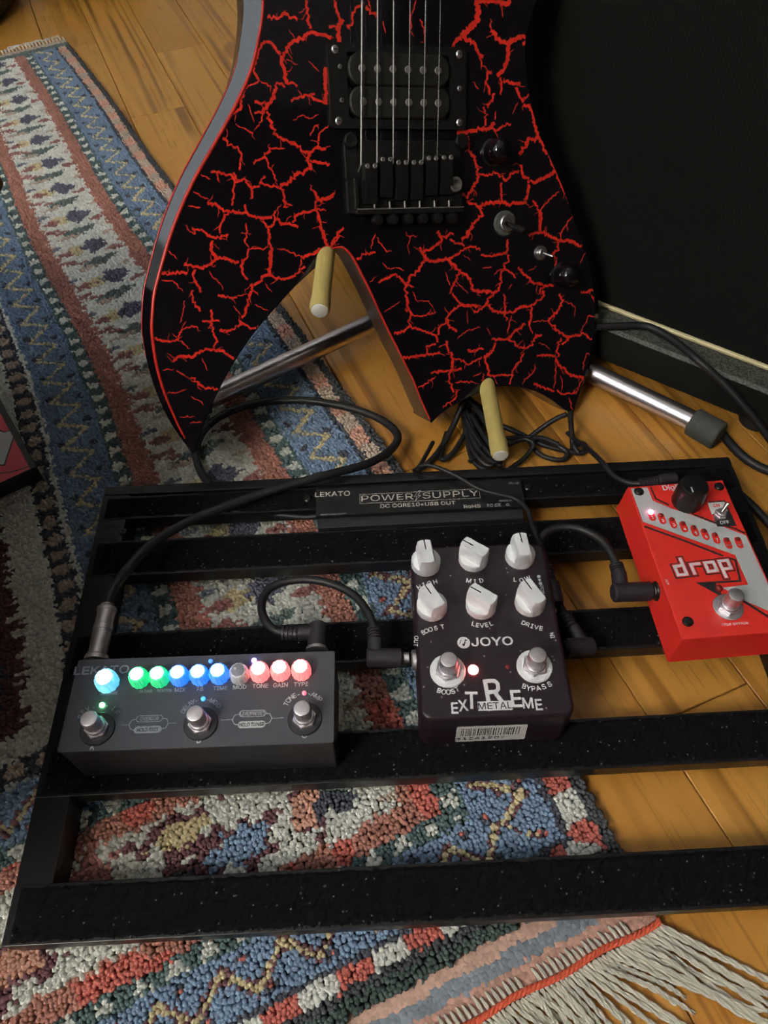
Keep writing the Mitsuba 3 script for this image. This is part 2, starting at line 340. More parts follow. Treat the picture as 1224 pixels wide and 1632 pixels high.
def rug_color(t, w):
    """colour of each knot; all numpy"""
    e = ((LEN - .0385) + .08 * w - t) * 1.25
    n1 = meshkit.noise(np.stack([t * 60, w * 60, 0 * t], -1), 1); jit = np.random.default_rng(3).random(t.shape)
    end = e < w; d = np.minimum(w, e); s = np.where(end, w + .01, t)
    d = d + .0016 * (n1 - .5) + .002 * (jit - .5)
    C = np.zeros(t.shape + (3,)); put_ = lambda m, c: C.__setitem__(m, pal[c])
    near = t > .99  # stronger red and maroon past this point, paler tones before it
    put_(d < .25, 'white')
    # inner field
    put_(d < .007, 'char'); put_((d < .0005) & end, 'green')
    m = (d >= .007) & (d < .0205); ph = np.floor(s / .0185)
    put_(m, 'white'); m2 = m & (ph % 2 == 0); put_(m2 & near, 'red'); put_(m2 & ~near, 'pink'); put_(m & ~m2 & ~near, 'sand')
    put_((d >= .0205) & (d < .0245), 'navy')
    P = .031; q = s / P; tri = np.abs((q % 1) * 2 - 1); step = np.clip((tri - .5) * 2.1, -.95, .95) * .0105; lim = .0027
    spike = .0045 * meshkit.noise(np.stack([s * 330, 0 * t, 0 * t], -1), 8) + .0015 * jit
    for o_, sg in ((0.0, 1), (.2665, -1)):           # two blue bands, mirrored about the pale strip between them
        b = o_ + sg * d
        m = (b >= .0245) & (b < .066); put_(m, 'blue'); dv = np.abs(b - (.0455 + step))
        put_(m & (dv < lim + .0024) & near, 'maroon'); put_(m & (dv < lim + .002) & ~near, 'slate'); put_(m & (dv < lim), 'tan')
        for ph_, c_ in ((.006, .0335), (.0265, .0580)):
            hook = np.hypot(((s + ph_) % P - P / 2), (b - c_) * 1.1); put_(m & (hook < .0034), 'navy')
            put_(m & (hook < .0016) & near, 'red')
        m = (b >= .066) & (b < .079); put_(m, 'teal')
        hd = ((s / .0175) % 1); put_(m & (b > .0685) & (b < .0775) & (np.abs(hd - .5) < .32 * (1 - (b - .068) / .016)), 'white')
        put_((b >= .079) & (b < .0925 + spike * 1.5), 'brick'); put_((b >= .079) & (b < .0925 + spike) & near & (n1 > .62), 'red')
    m = (d >= .246) & (d < .262); put_(m, 'navy'); put_(m & (np.hypot(((s / .0185) % 1 - .5) * .0185, d - .254) < .0062), 'sand')
    edge2 = .288 + 3 * (spike - .003) + .004 * (n1 - .5)
    put_((d >= .262) & (d < edge2), 'white'); put_(d >= edge2, 'claret')
    n2 = meshkit.noise(np.stack([t * 26, w * 60, 0 * t], -1), 12); put_((d >= edge2 + .012) & (n2 > .62), 'navy'); put_((d >= edge2 + .02) & (n2 < .22), 'slate')
    fld = (d >= .0925 + spike * 1.5) & (d < .174 - spike * 1.5)
    # ikat-like figures of the pale strip: each row is drawn out across it
    x = d - .132; row = .0045 * (meshkit.noise(np.stack([s * 380, 0 * t, 0 * t], -1), 5) - .5) * 2
    Pm = .060; ph = ((s - .011) / Pm) % 1; f = fld & ~end
    def fig(px_, pt, hx, ht, c):
        a = np.abs((ph - pt + .5) % 1 - .5) / ht; b = np.abs(x - px_ + row) / hx; put_(f & (a ** 1.4 + b < 1 + .25 * (jit - .5)), c)
    fig(.016, .50, .014, .15, 'tan'); fig(.026, .52, .010, .09, 'rose'); fig(-.004, .50, .012, .24, 'purple'); fig(-.011, .5, .011, .15, 'purple')
    fig(.002, .98, .019, .13, 'leaf'); fig(.014, .06, .014, .07, 'sand'); fig(-.012, .93, .009, .08, 'leaf'); fig(.021, .88, .008, .05, 'rose')
    fig(-.026, .74, .009, .08, 'rose'); fig(.030, .78, .010, .07, 'rose'); fig(-.028, .25, .007, .05, 'sand'); fig(.033, .28, .008, .06, 'slate')
    # larger flowers of the strip along the close end
    g = fld & end
    n3 = meshkit.noise(np.stack([t * 150, w * 150, 0 * t], -1), 21)
    def blob(w0, d0, rw, rd, c, wob=.5):
        a = np.hypot((d - d0) / rd, (w - w0) / rw); put_(g & (a < 1 + wob * (n3 - .5) * 2 + .15 * (jit - .5)), c)
    blob(.146, .126, .0125, .019, 'maroon'); blob(.146, .127, .0108, .0155, 'pink'); blob(.127, .120, .012, .012, 'navy'); blob(.168, .163, .010, .007, 'red')
    blob(.196, .126, .034, .018, 'maroon', .8); blob(.185, .125, .0155, .013, 'blue'); blob(.214, .150, .024, .013, 'maroon', .8); blob(.212, .151, .020, .007, 'tan'); blob(.222, .121, .012, .006, 'navy', .8)
    blob(.262, .158, .013, .012, 'rose', .8); blob(.30, .125, .02, .02, 'maroon'); blob(.30, .125, .012, .012, 'pink'); blob(.10, .118, .008, .014, 'slate'); blob(.345, .13, .02, .018, 'leaf')
    # flat-woven end
    z0 = LEN - .031 + .074 * w; b0 = LEN + SK * w; te = (t - z0) / (b0 - z0)
    put_(te > 0, 'dusty2'); put_((te > .27) & (te < .54), 'slate'); put_(te >= .54, 'dusty')
    put_((te > -.10) & (te < .02) & (jit > .5), 'green')
    # far end selvedge
    put_(t < .018, 'sand'); put_((t < .03) & (t > .018), 'leaf')
    C = C * .72 + .28 * (C.mean(-1, keepdims=True) * .72 + .095) * np.array([1, .98, .95])       # an old, evenly worn rug
    C = np.minimum(C * 1.22, .78)
    C *= (.82 + .36 * np.random.default_rng(5).random(t.shape))[..., None] * (.9 + .2 * n1)[..., None]
    return C
TE0 = LEN
tt = np.arange(.004, LEN + .09, KT); ww = np.arange(.0012, .515, KT)
gt, gw_ = np.meshgrid(tt, ww, indexing='ij')
r0 = np.random.default_rng(11)
gt = gt + (r0.random(gt.shape) - .5) * .0009; gw_ = gw_ + (r0.random(gw_.shape) - .5) * .0009
ok = (gw_ < rug_width(gt)) & (gt - SK * gw_ < LEN - .002) & ~((gt < .01))
kt, kw = gt[ok], gw_[ok]
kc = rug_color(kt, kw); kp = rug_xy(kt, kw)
foot = []                                            # what the picture could show of the floor, with a margin
for u_, v_ in ((-320, -60), (1400, -60), (1400, 1900), (-320, 1900)):
    d_ = CAM_ROT @ np.array([(u_ - 612) / 1200, (v_ - 816) / 1200, 1.0]); foot.append((CAM_POS - d_ * CAM_POS[2] / d_[2])[:2])
vis = shapely.contains_xy(Polygon(foot), kp[:, 0], kp[:, 1])
kt, kw, kc, kp = kt[vis], kw[vis], kc[vis], kp[vis]
flat = kt > LEN - .031 + .074 * kw
hgt = np.where(flat, .0012, .0058 + .0007 * r0.random(len(kt)))
# one tuft: 5-sided, domed
ang = np.arange(5) * 2 * np.pi / 5
def tufts(sel, zb, kind_r):
    p, c, h = kp[sel], kc[sel], hgt[sel]; n = len(p)
    lean = r0.normal(0, .0007, (n, 2)) + np.array([.0003, -.0009]) * (h > .003)[:, None]
    rot = r0.random(n) * 6.28; r = kind_r * (.9 + .25 * r0.random(n))
    ca, sa = np.cos(ang[None] + rot[:, None]), np.sin(ang[None] + rot[:, None])
    rings = []
    for fz, fr in ((0, .95), (.72, 1.08)):
        q = np.zeros((n, 5, 3)); q[:, :, 0] = p[:, :1] + lean[:, :1] * fz + ca * (r * fr)[:, None]; q[:, :, 1] = p[:, 1:] + lean[:, 1:] * fz + sa * (r * fr)[:, None]; q[:, :, 2] = (zb + h * fz)[:, None]
        rings.append(q)
    top = np.zeros((n, 1, 3)); top[:, 0, :2] = p + lean; top[:, 0, 2] = zb + h
    v = np.concatenate(rings + [top], 1).reshape(-1, 3); o = (np.arange(n) * 11)[:, None, None]
    i = np.arange(5); j = (i + 1) % 5
    f1 = np.vstack([np.c_[i, j, j + 5], np.c_[i, j + 5, i + 5], np.c_[i + 5, j + 5, i * 0 + 10]])[None] + o
    return trimesh.Trimesh(v, f1.reshape(-1, 3), process=False), np.repeat(c, 11, axis=0)
RUG = thing('rug', 'worn blue, red and cream knotted runner rug lying under the pedalboard', 'rug')
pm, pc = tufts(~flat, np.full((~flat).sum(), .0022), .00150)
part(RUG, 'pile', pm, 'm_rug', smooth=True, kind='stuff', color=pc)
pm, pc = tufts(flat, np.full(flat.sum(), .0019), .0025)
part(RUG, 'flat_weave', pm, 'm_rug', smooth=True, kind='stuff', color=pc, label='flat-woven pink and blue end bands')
bt = np.r_[np.linspace(.004, LEN, 160)]
rows = []
for w_ in np.linspace(0, 1, 14): rows.append(rug_xy(bt + SK * (w_ * rug_width(bt)) * (bt / LEN) ** 8, w_ * rug_width(bt) * (1 if w_ < 1 else 1)))
rows = np.array(rows)                                # (14, 160, 2)
def sheet(rows, z0, z1):
    a, b = rows.shape[:2]; v = np.concatenate([rows.reshape(-1, 2)] * 2); z = np.r_[np.full(a * b, z0), np.full(a * b, z1)]; v = np.c_[v, z]; f = []
    I, J = np.meshgrid(np.arange(a - 1), np.arange(b - 1), indexing='ij'); q = (I * b + J).ravel()
    f = [np.c_[q, q + b, q + b + 1], np.c_[q, q + b + 1, q + 1]]; f += [f[0][:, ::-1] + a * b, f[1][:, ::-1] + a * b]
    ring = np.r_[np.arange(b), np.arange(1, a) * b + b - 1, (a - 1) * b + np.arange(b - 2, -1, -1), np.arange(a - 2, 0, -1) * b]; nx = np.roll(ring, -1)
    f += [np.c_[ring, nx, nx + a * b], np.c_[ring, nx + a * b, ring + a * b]]
    return trimesh.Trimesh(v, np.vstack(f), process=False)
back = sheet(rows, .0003, .0026)
part(RUG, 'backing', back, 'm_rug', smooth=False, color=np.tile((.03, .035, .04), (len(back.vertices), 1)), label='dark woven backing')
# red cord, cream stitches and fringe along the close end
def end_pt(w, off): 
    p = rug_xy(np.array([LEN + SK * w + off]), np.array([w]))[0]; return p
cord = []
for i, w_ in enumerate(np.linspace(-.002, .26, 110)):
    p = end_pt(max(w_, 0), -.0015 + .0008 * math.sin(i * .33)); cord.append((p[0], p[1], .0050))
cord = np.array(cord); st = []
for s_ in (0, 1):
    a = np.arange(len(spline(cord, 4))) * .75 + s_ * math.pi; c4 = spline(cord, 4)
    st.append(tube(c4 + np.c_[np.cos(a) * 0, np.cos(a) * .0009, np.sin(a) * .0009], .0011, 6))
part(RUG, 'edging_cord', cat(*st), 'm_red_yarn', label='red twisted cord along the fringe')
st = []
for w_ in np.arange(.016, .26, .0031):
    if .066 < w_ < .072: continue
    p0, p1 = end_pt(w_ + .0015, -.0095 + r0.normal(0, .0008)), end_pt(w_, -.003)
    st.append(tube([(p0[0], p0[1], .0034), ((p0[0] + p1[0]) / 2, (p0[1] + p1[1]) / 2, .0050), (p1[0], p1[1], .0042)], [.0006, .0011, .0010], 6))
part(RUG, 'stitching', cat(*st), 'm_cream_yarn', kind='stuff', label='cream stitches beside the red cord')
st = []
fd = es[-1] - es[-8]; fd /= np.linalg.norm(fd); fn = np.array([fd[1], -fd[0]]); fn *= -1 if fn[0] > 0 else 1
lean_g, L_g, bend_g = 0, .06, 0
for n_, w_ in enumerate(np.arange(-.0005, .25, .0026)):
    if n_ % 4 == 0: lean_g, L_g, bend_g = r0.normal(0, .22), r0.uniform(.045, .085), r0.normal(0, .5)      # strands hang in clumps
    p0 = end_pt(max(w_, 0), 0.0); L = L_g * r0.uniform(.85, 1.1)
    lean = max(.95 - 5.5 * max(w_, 0), -.1) + lean_g + .10 * ((n_ % 4) - 1.5) * -.6 + r0.normal(0, .05)
    d0 = fd - fn * lean; d0 /= np.linalg.norm(d0); sd = np.array([-d0[1], d0[0]]); bn = bend_g + r0.normal(0, .15)
    z1 = r0.uniform(.0014, .0050)
    pts = spline([(p0[0], p0[1], .0042), (*(p0 + d0 * L * .25 + sd * L * .02 * bn), z1 + .0015), (*(p0 + d0 * L * .5 + sd * L * .10 * bn), z1), (*(p0 + d0 * L * .75 + sd * L * .16 * bn), z1 * .7 + .0004), (*(p0 + d0 * L * .98 + sd * L * .12 * bn), .0014)], 8)
    a = np.arange(len(pts)) * .95 + r0.random() * 6
    for s_ in (0, math.pi):
        off = np.c_[np.cos(a + s_) * .00066 * abs(sd[0]), np.cos(a + s_) * .00066 * abs(sd[1]), np.sin(a + s_) * .0006]; q = pts + off; q[:, 2] = np.maximum(q[:, 2], .0009)
        st.append(tube(q, np.r_[np.full(len(q) - 6, .00088), np.linspace(.00085, .00035, 6)], 6))
part(RUG, 'fringe', cat(*st), 'm_cream_yarn', kind='stuff', label='cream twisted fringe strands')
st = []
for w_ in np.arange(.0, .50, .006):
    p0 = rug_xy(np.array([.004]), np.array([w_]))[0]; d0 = -(es[6] - es[0]); d0 /= np.linalg.norm(d0); L = r0.uniform(.012, .03); s2 = r0.normal(0, .5)
    d1 = d0 + s2 * np.array([-d0[1], d0[0]])
    st.append(tube([(p0[0], p0[1], .003), (*(p0 + d0 * L * .5), .006), (*(p0 + d1 * L), .002)], [.0011, .0011, .0007], 5))
part(RUG, 'fringe', cat(*st), 'm_cream_yarn', kind='stuff', label='short fringe at the far end')

# ------------------------------------------------------------------ shared pedal pieces
def footswitch(parent, x, y, z, washer=None, tilt=(0, 0), s=1.0, label=None):
    """threaded bush, hexagonal nut and a polished button"""
    k = key_for(f'{parent}__footswitch'); labels[k] = {'label': 'polished metal footswitch'}
    ax = np.array([tilt[0], tilt[1], 1.0]); mt = plane_mat((x, y, z), (1, .05, 0), ax)
    if washer:
        part(k, 'washer', put(lathe([(.0098 * s, 0), (.0098 * s, .0008), (.0094 * s, .0012), (.0052 * s, .0012)], sides=32), mt), washer)
    hx = np.c_[np.cos(np.arange(6) * math.pi / 3 + .2), np.sin(np.arange(6) * math.pi / 3 + .2)]
    nut = loft([np.c_[hx * .0070 * s, np.full(6, z_)] if i in (0, 1) else np.c_[hx * .0066 * s, np.full(6, z_)] for i, z_ in enumerate((.0010, .0030, .0034))])
    part(k, 'nut', put(nut, mt), 'm_nickel', smooth=False)
    part(k, 'bush', put(lathe([(.0056 * s, .003), (.0056 * s, .0050), (.0052 * s, .0054), (.0046 * s, .0054), (.0046 * s, .0075), (.0040 * s, .0078)], sides=28), mt), 'm_nickel')
    part(k, 'button', put(lathe([(.0047 * s, .0076), (.0049 * s, .0084), (.0049 * s, .0138), (.0045 * s, .0147), (.0038 * s, .0150), (.001, .0151)], sides=32), mt), 'm_nickel')
def led(parent, o, r, mat, emit=None, label=None, h=.0014):
    return part(parent, 'indicator_light', lathe([(r, 0), (r, h * .4), (r * .85, h * .75), (r * .5, h * .95), (r * .12, h)], o, 16), mat, emit=emit, label=label)

# ------------------------------------------------------------------ the long multi-effects pedal
LZ = .0705
k = LK = thing('multi_effects_pedal', 'long flat dark effects pedal with a row of glowing coloured knobs and three metal footswitches', 'effects pedal')
lx = [(-0.1665, 0.1930, 0.0705), (-0.1703, 0.1415, 0.0705), (-0.0252, 0.1391, 0.0705), (-0.0265, 0.1913, 0.0705)]
lc = np.array(lx)[:, :2]; lu = lc[2] - lc[1]; lu /= np.linalg.norm(lu); lv = np.array([-lu[1], lu[0]]); l0 = lc[1]
lw = (np.linalg.norm(lc[2] - lc[1]) + np.linalg.norm(lc[3] - lc[0])) / 2; ld = float(np.mean([(lc[0] - lc[1]) @ lv, (lc[3] - lc[2]) @ lv]))
LM = plane_mat((*(l0 + lu * lw / 2 + lv * ld / 2), 0), (lu[0], lu[1], 0))
part(k, 'body', put(slab(lw - .001, ld - .001, .0016, [(.0004, .0305), (0, .0312), (0, LZ - .0012), (.0004, LZ - .0009)], 4), LM), 'm_lek_side')
part(k, 'top_panel', put(slab(lw, ld, .0012, [(0, LZ - .0009), (0, LZ - .0003), (.0003, LZ)], 4), LM), 'm_lek_panel', label='dark slate top panel')
def knob_small(parent, o, r, h, body, cap, eb, ec, ang=0, label=None):
    kk = key_for(f'{parent}__knob'); labels[kk] = {'label': label}
    n = 48; a = np.arange(n) * 2 * np.pi / n; fl_ = 1 - .07 * (np.cos(a * 12) > .55)
    ring = lambda rr, z: np.c_[rr * fl_ * np.cos(a), rr * fl_ * np.sin(a), np.full(n, z)] + np.asarray(o)
    part(kk, 'skirt', loft([ring(r, .0004), ring(r * .99, h * .55), ring(r * .90, h * .86), ring(r * .80, h * .97), ring(r * .70, h)]), body, emit=eb)
    c = np.asarray(o) + (0, 0, h)
    part(kk, 'cap', lathe([(r * .66, -.0002), (r * .66, .0003), (r * .60, .0005), (r * .1, .0006)], c, 28), cap, emit=ec)
    if not ec:
        part(kk, 'marker', lathe([(.0007, .0005), (.0007, .0009)], c + (-.0014, .0006, 0), 10), 'm_white_print')
B_, G_, R_, W_ = ((.002, .060, .36), (2.4, 9.0, 30.0)), ((.0, .20, .075), (2.0, 22.0, 10.0)), ((.55, .085, .09), (22.0, 5.5, 6.0)), ((.04, .20, .32), (6.0, 14.0, 24.0))
kn = [((-0.1501, 0.1783, 0.0705), .0062, W_, 'glowing white-blue volume knob'), ((-0.1328, 0.1792, 0.0705), .0054, G_, 'glowing green knob'), ((-0.1219, 0.1790, 0.0705), .0054, G_, 'glowing green knob'), ((-0.1110, 0.1791, 0.0705), .0054, B_, 'glowing blue knob'),
      ((-0.1001, 0.1789, 0.0705), .0054, B_, 'glowing blue knob'), ((-0.0895, 0.1790, 0.0705), .0054, B_, 'glowing blue knob'), ((-0.0785, 0.1784, 0.0705), .0054, None, 'unlit translucent white knob'), ((-0.0676, 0.1789, 0.0705), .0054, R_, 'glowing pink-red knob'),
      ((-0.0564, 0.1790, 0.0705), .0054, R_, 'glowing pink-red knob'), ((-0.0451, 0.1788, 0.0705), .0054, R_, 'glowing pink-red knob')]
for o, r, g, lb in kn:
    if g: 
        nm = 'm_led_' + ('white' if g is W_ else 'green' if g is G_ else 'blue' if g is B_ else 'red')
        knob_small(k, o, r, .0080, nm, nm, g[0], g[1], label=lb)
    else: knob_small(k, o, r, .0080, 'm_white_plastic', 'm_dim_print', None, None, label=lb)
led(k, (-0.0955, 0.1882, 0.0706), .0013, 'm_led_blue', (.02, .10, .5), 'dim blue light')
led(k, (-0.0715, 0.1873, 0.0706), .0014, 'm_led_blue', (4.0, 3.0, 14.0), 'bright blue light')
led(k, (-0.1512, 0.1658, 0.0706), .0014, 'm_led_green', (2.5, 16.0, 5.0), 'bright green light')
led(k, (-0.0974, 0.1664, 0.0706), .0013, 'm_led_blue', (.02, .22, 1.1), 'dim blue light')
led(k, (-0.0435, 0.1667, 0.0706), .0013, 'm_led_dim_pink', (.35, .06, .10), 'dim pink light')
for o in ((-0.1512, 0.1527, 0.0705), (-0.0974, 0.1526, 0.0705), (-0.0429, 0.1524, 0.0705)): footswitch(k, *o, washer='m_lek_side', s=.92)
LXD = (lu[0], lu[1], 0)
for s_, h, o in (('VOLUME', .0017, (-0.1490, 0.1725, 0.0705)), ('IR CAB', .0016, (-0.1291, 0.1725, 0.0705)), ('REVERB', .0016, (-0.1190, 0.1724, 0.0705)), ('MIX', .0022, (-0.1105, 0.1723, 0.0705)), ('FB', .0022, (-0.0997, 0.1723, 0.0705)), ('TIME', .0022, (-0.0889, 0.1721, 0.0705)),
                 ('MOD', .0023, (-0.0784, 0.1722, 0.0705)), ('TONE', .0023, (-0.0673, 0.1722, 0.0705)), ('GAIN', .0023, (-0.0564, 0.1721, 0.0705)), ('TYPE', .0023, (-0.0453, 0.1720, 0.0705)), ('A', .0026, (-0.1523, 0.1431, 0.0705)), ('B', .0028, (-0.0975, 0.1439, 0.0705)), ('C', .0030, (-0.0430, 0.1438, 0.0705))):
    write(k, s_, h, o, 'm_grey_print' if h > .00225 else 'm_dim_print', LXD, bold=True)
write(k, 'LEKATO', .0046, (-0.1552, 0.1863, 0.0705), 'm_dim_print', LXD, bold=True, wide=1.25)
write_arc(k, 'TONE-', .0026, [(-0.0530, 0.1612, 0.0705), (-0.0505, 0.1646, 0.0705), (-0.0465, 0.1662, 0.0705)], .0705, 'm_grey_print')
write_arc(k, '-AMP', .0026, [(-0.0408, 0.1664, 0.0705), (-0.0377, 0.1652, 0.0705), (-0.0350, 0.1627, 0.0705)], .0705, 'm_grey_print')
write_arc(k, 'DELAY-', .0024, [(-0.1074, 0.1600, 0.0705), (-0.1049, 0.1637, 0.0705), (-0.1011, 0.1656, 0.0705)], .0705, 'm_dim_print')
write_arc(k, '-MOD', .0024, [(-0.0947, 0.1658, 0.0705), (-0.0916, 0.1646, 0.0705), (-0.0887, 0.1621, 0.0705)], .0705, 'm_dim_print')
write_arc(k, 'REV-', .0024, [(-0.1618, 0.1601, 0.0705), (-0.1598, 0.1635, 0.0705), (-0.1557, 0.1650, 0.0705)], .0705, 'm_dim_print')
write_arc(k, '-IR', .0024, [(-0.1485, 0.1655, 0.0705), (-0.1448, 0.1637, 0.0705), (-0.1424, 0.1612, 0.0705)], .0705, 'm_dim_print')
def ovals(cx, cy, up, low, mat, line):
    ex = np.array(lu); ey = np.array(lv); c = np.array([cx, cy])
    mm = plane_mat((cx, cy, LZ + .0001), (lu[0], lu[1], 0))
    cap_ = lambda w, h: LineString([(-w / 2 + h / 2, 0), (w / 2 - h / 2, 0)]).buffer(h / 2, 8)
    from shapely import affinity
    u = affinity.translate(cap_(.0142, .0037), 0, .0030); l = affinity.translate(cap_(.0145, .0038), 0, -.0030)
    loop = [LineString([(-.0068, .0030), (-.0092, .0024), (-.0104, 0), (-.0092, -.0024), (-.0068, -.0030)]).buffer(.00018), LineString([(.0068, .0030), (.0092, .0024), (.0104, 0), (.0092, -.0024), (.0068, -.0030)]).buffer(.00018), LineString([(.0104, 0), (.0104 + line, 0)]).buffer(.00012), LineString([(-.0104, 0), (-.0104 - line, 0)]).buffer(.00012)]
    ring = unary_union([u.difference(u.buffer(-.00035)), l] + [q.difference(u.buffer(-1e-5)).difference(l) for q in loop])
    part(k, 'printed_ovals', put(extrude(ring, .00008), mm), mat, smooth=False)
    o = c + ey * .0030; write(k, up, .0019, (o[0], o[1], LZ), mat, LXD, bold=True, wide=.80)
    o = c - ey * .0030; write(k, low, .0019, (o[0], o[1], LZ + .0001), 'm_lek_side', LXD, bold=True, wide=.80)
o = (-0.0706, 0.1539, 0.0705); ovals(o[0], o[1], 'LIVE/PRESET', 'HOLD TUNER', 'm_grey_print', .006)
o = (-0.1248, 0.1540, 0.0705); ovals(o[0], o[1], 'OVERDUB', 'HOLD EXIT', 'm_dim_print', .004)

# ------------------------------------------------------------------ the six-knob distortion pedal
JZ = .0675
k = JK = thing('distortion_pedal', 'black effects pedal with six white pointer knobs and a glowing red light', 'effects pedal')
JD = np.array([1, -.018, 0.0]); JC = (.0597, .2045)
part(k, 'body', put(slab(.0820, .1110, .0060, [(.0006, .0306), (0, .0315), (0, JZ - .0024), (.0005, JZ - .0011), (.0013, JZ - .0003), (.0026, JZ)], 6), plane_mat((JC[0], JC[1], 0), JD)), 'm_joyo_paint', smooth=40)
def pointer_knob(parent, o, ang):
    kk = key_for(f'{parent}__knob'); R = .0088
    m0 = plane_mat(o, (math.cos(ang), math.sin(ang), 0))           # local +x points at the mark
    base = put(lathe([(R * .97, 0), (R, .0005), (R, .0052), (R * .96, .0058), (R * .2, .0060)], sides=36), m0)
    part(kk, 'skirt', base, 'm_white_plastic', label='white plastic knob skirt')
    w0, w1 = .0050, .0040
    def sec(w, x0, x1, z):
        a = np.linspace(-1, 1, 7) * math.asin(min(1, w / (R)))
        right = np.c_[x1 * np.cos(a), R * np.sin(a)]
        left = np.c_[-x0 * np.cos(a[::-1]) , R * np.sin(a[::-1])]
        p = np.vstack([right, left]); return np.c_[p, np.full(len(p), z)]
    bar = loft([sec(w0, R, R * 1.02, .005), sec(w0 * .97, R * .99, R * 1.02, .0100), sec(w1, R * .95, R * .97, .0142), sec(w1 * .9, R * .91, R * .93, .0148)])
    part(kk, 'pointer', put(bar, m0), 'm_white_plastic', smooth=25)
    part(kk, 'mark', put(box(.0012, R * .92, -.00035, .00035, .0147, .01492), m0), 'm_black_print', smooth=False)
    return kk
for o, a in (((0.0279, 0.2464, 0.0675), 95), ((0.0567, 0.2479, 0.0675), 142), ((0.0849, 0.2481, 0.0675), 93), ((0.0290, 0.2161, 0.0675), 117), ((0.0574, 0.2157, 0.0675), 142), ((0.0858, 0.2158, 0.0675), 116)):
    pointer_knob(k, o, math.radians(a))
footswitch(k, *(0.0345, 0.1766, 0.0675), washer='m_white_plastic', s=1.0, tilt=(0, 0)); footswitch(k, *(0.0821, 0.1767, 0.0675), washer='m_white_plastic', s=1.0)
led(k, (0.0485, 0.1765, 0.0675), .0029, 'm_led_red', (9.0, 1.0, .8), 'glowing red light', h=.0024)
led(k, (0.0674, 0.1771, 0.0676), .0013, 'm_led_off', None, 'unlit red light')
q = lambda pts: pts
write_arc(k, 'BOOST', .0027, [(0.0231, 0.2010, 0.0675), (0.0272, 0.2026, 0.0675), (0.0341, 0.2040, 0.0675)], JZ, 'm_white_print')
write_arc(k, 'LEVEL', .0027, [(0.0519, 0.2048, 0.0675), (0.0566, 0.2035, 0.0675), (0.0620, 0.2045, 0.0675)], JZ, 'm_white_print')
write_arc(k, 'DRIVE', .0027, [(0.0805, 0.2038, 0.0675), (0.0849, 0.2015, 0.0675), (0.0897, 0.1998, 0.0675)], JZ, 'm_white_print')
write_arc(k, 'HIGH', .0028, [(0.0228, 0.2309, 0.0675), (0.0274, 0.2328, 0.0675), (0.0326, 0.2340, 0.0675)], JZ, 'm_white_print')
write_arc(k, 'MID', .0028, [(0.0525, 0.2337, 0.0675), (0.0561, 0.2328, 0.0675), (0.0599, 0.2333, 0.0675)], JZ, 'm_white_print')
write_arc(k, 'LOW', .0028, [(0.0800, 0.2328, 0.0675), (0.0836, 0.2321, 0.0675), (0.0875, 0.2332, 0.0675)], JZ, 'm_white_print')
write_arc(k, 'BOOST', .0028, [(0.0289, 0.1657, 0.0675), (0.0337, 0.1645, 0.0675), (0.0386, 0.1659, 0.0675)], JZ, 'm_white_print')
write_arc(k, 'BYPASS', .0028, [(0.0748, 0.1656, 0.0675), (0.0808, 0.1640, 0.0675), (0.0885, 0.1661, 0.0675)], JZ, 'm_white_print')
write(k, 'OUT', .0023, (0.0185, 0.1957, 0.0675), 'm_white_print', JD, bold=True, rot=-96); write(k, 'IN', .0023, (0.0952, 0.1950, 0.0675), 'm_white_print', JD, bold=True, rot=96)
write(k, 'JOYO', .0050, (0.0610, 0.1932, 0.0675), 'm_white_print', JD, bold=True, wide=1.25)
o = np.array((0.0451, 0.1933, 0.0675)); disc = Point(0, 0).buffer(.0036, 16).difference(unary_union([LineString([(.0004, -.0012), (.0010, .0020)]).buffer(.00025), Point(-.0002, -.0013).buffer(.0007), LineString([(.0010, .0020), (.0020, .0011)]).buffer(.00025), LineString([(-.0022, -.0006), (-.0014, .0018)]).buffer(.0002)]))
part(k, 'emblem', put(extrude(disc, .0001), plane_mat(o + (0, 0, .0001), JD)), 'm_white_print', smooth=False)
for s_, h, o in (('E', .0060, (0.0362, 0.1554, 0.0675)), ('X', .0060, (0.0408, 0.1566, 0.0675)), ('T', .0092, (0.0456, 0.1593, 0.0675)), ('R', .0130, (0.0578, 0.1640, 0.0675)), ('E', .0092, (0.0694, 0.1589, 0.0675)), ('M', .0058, (0.0752, 0.1561, 0.0675)), ('E', .0060, (0.0808, 0.1549, 0.0675))):
    write(k, s_, h, o, 'm_white_print', JD, bold=True, wide=.92, rot={'X': 3, 'T': -3, 'R': 4}.get(s_, 0))
pl = LineString([(-.0066, 0), (.0066, 0)]).buffer(.0022, 4, cap_style=3, join_style=1)
part(k, 'name_plate', put(extrude(pl.buffer(.0004), .00012), plane_mat(np.array((0.0577, 0.1555, 0.0675)) + (0, 0, .0001), JD)), 'm_white_print', smooth=False)
write(k, 'METAL', .0036, np.array((0.0577, 0.1555, 0.0675)) + (0, 0, .0002), 'm_black_print', JD, bold=False, wide=1.12)
for i, o in enumerate(((0.0942, 0.2341, 0.0675), (0.0943, 0.2317, 0.0675), (0.0944, 0.2293, 0.0675))):
    part(k, 'printed_dot', put(extrude(Point(0, 0).buffer(.0011 if i != 1 else .0009, 8), .0001), plane_mat(np.array(o) + (0, 0, .0001))), 'm_white_print', smooth=False)
write(k, 'DC9V', .0019, (0.0948, 0.2245, 0.0675), 'm_white_print', JD, bold=True, rot=-90)
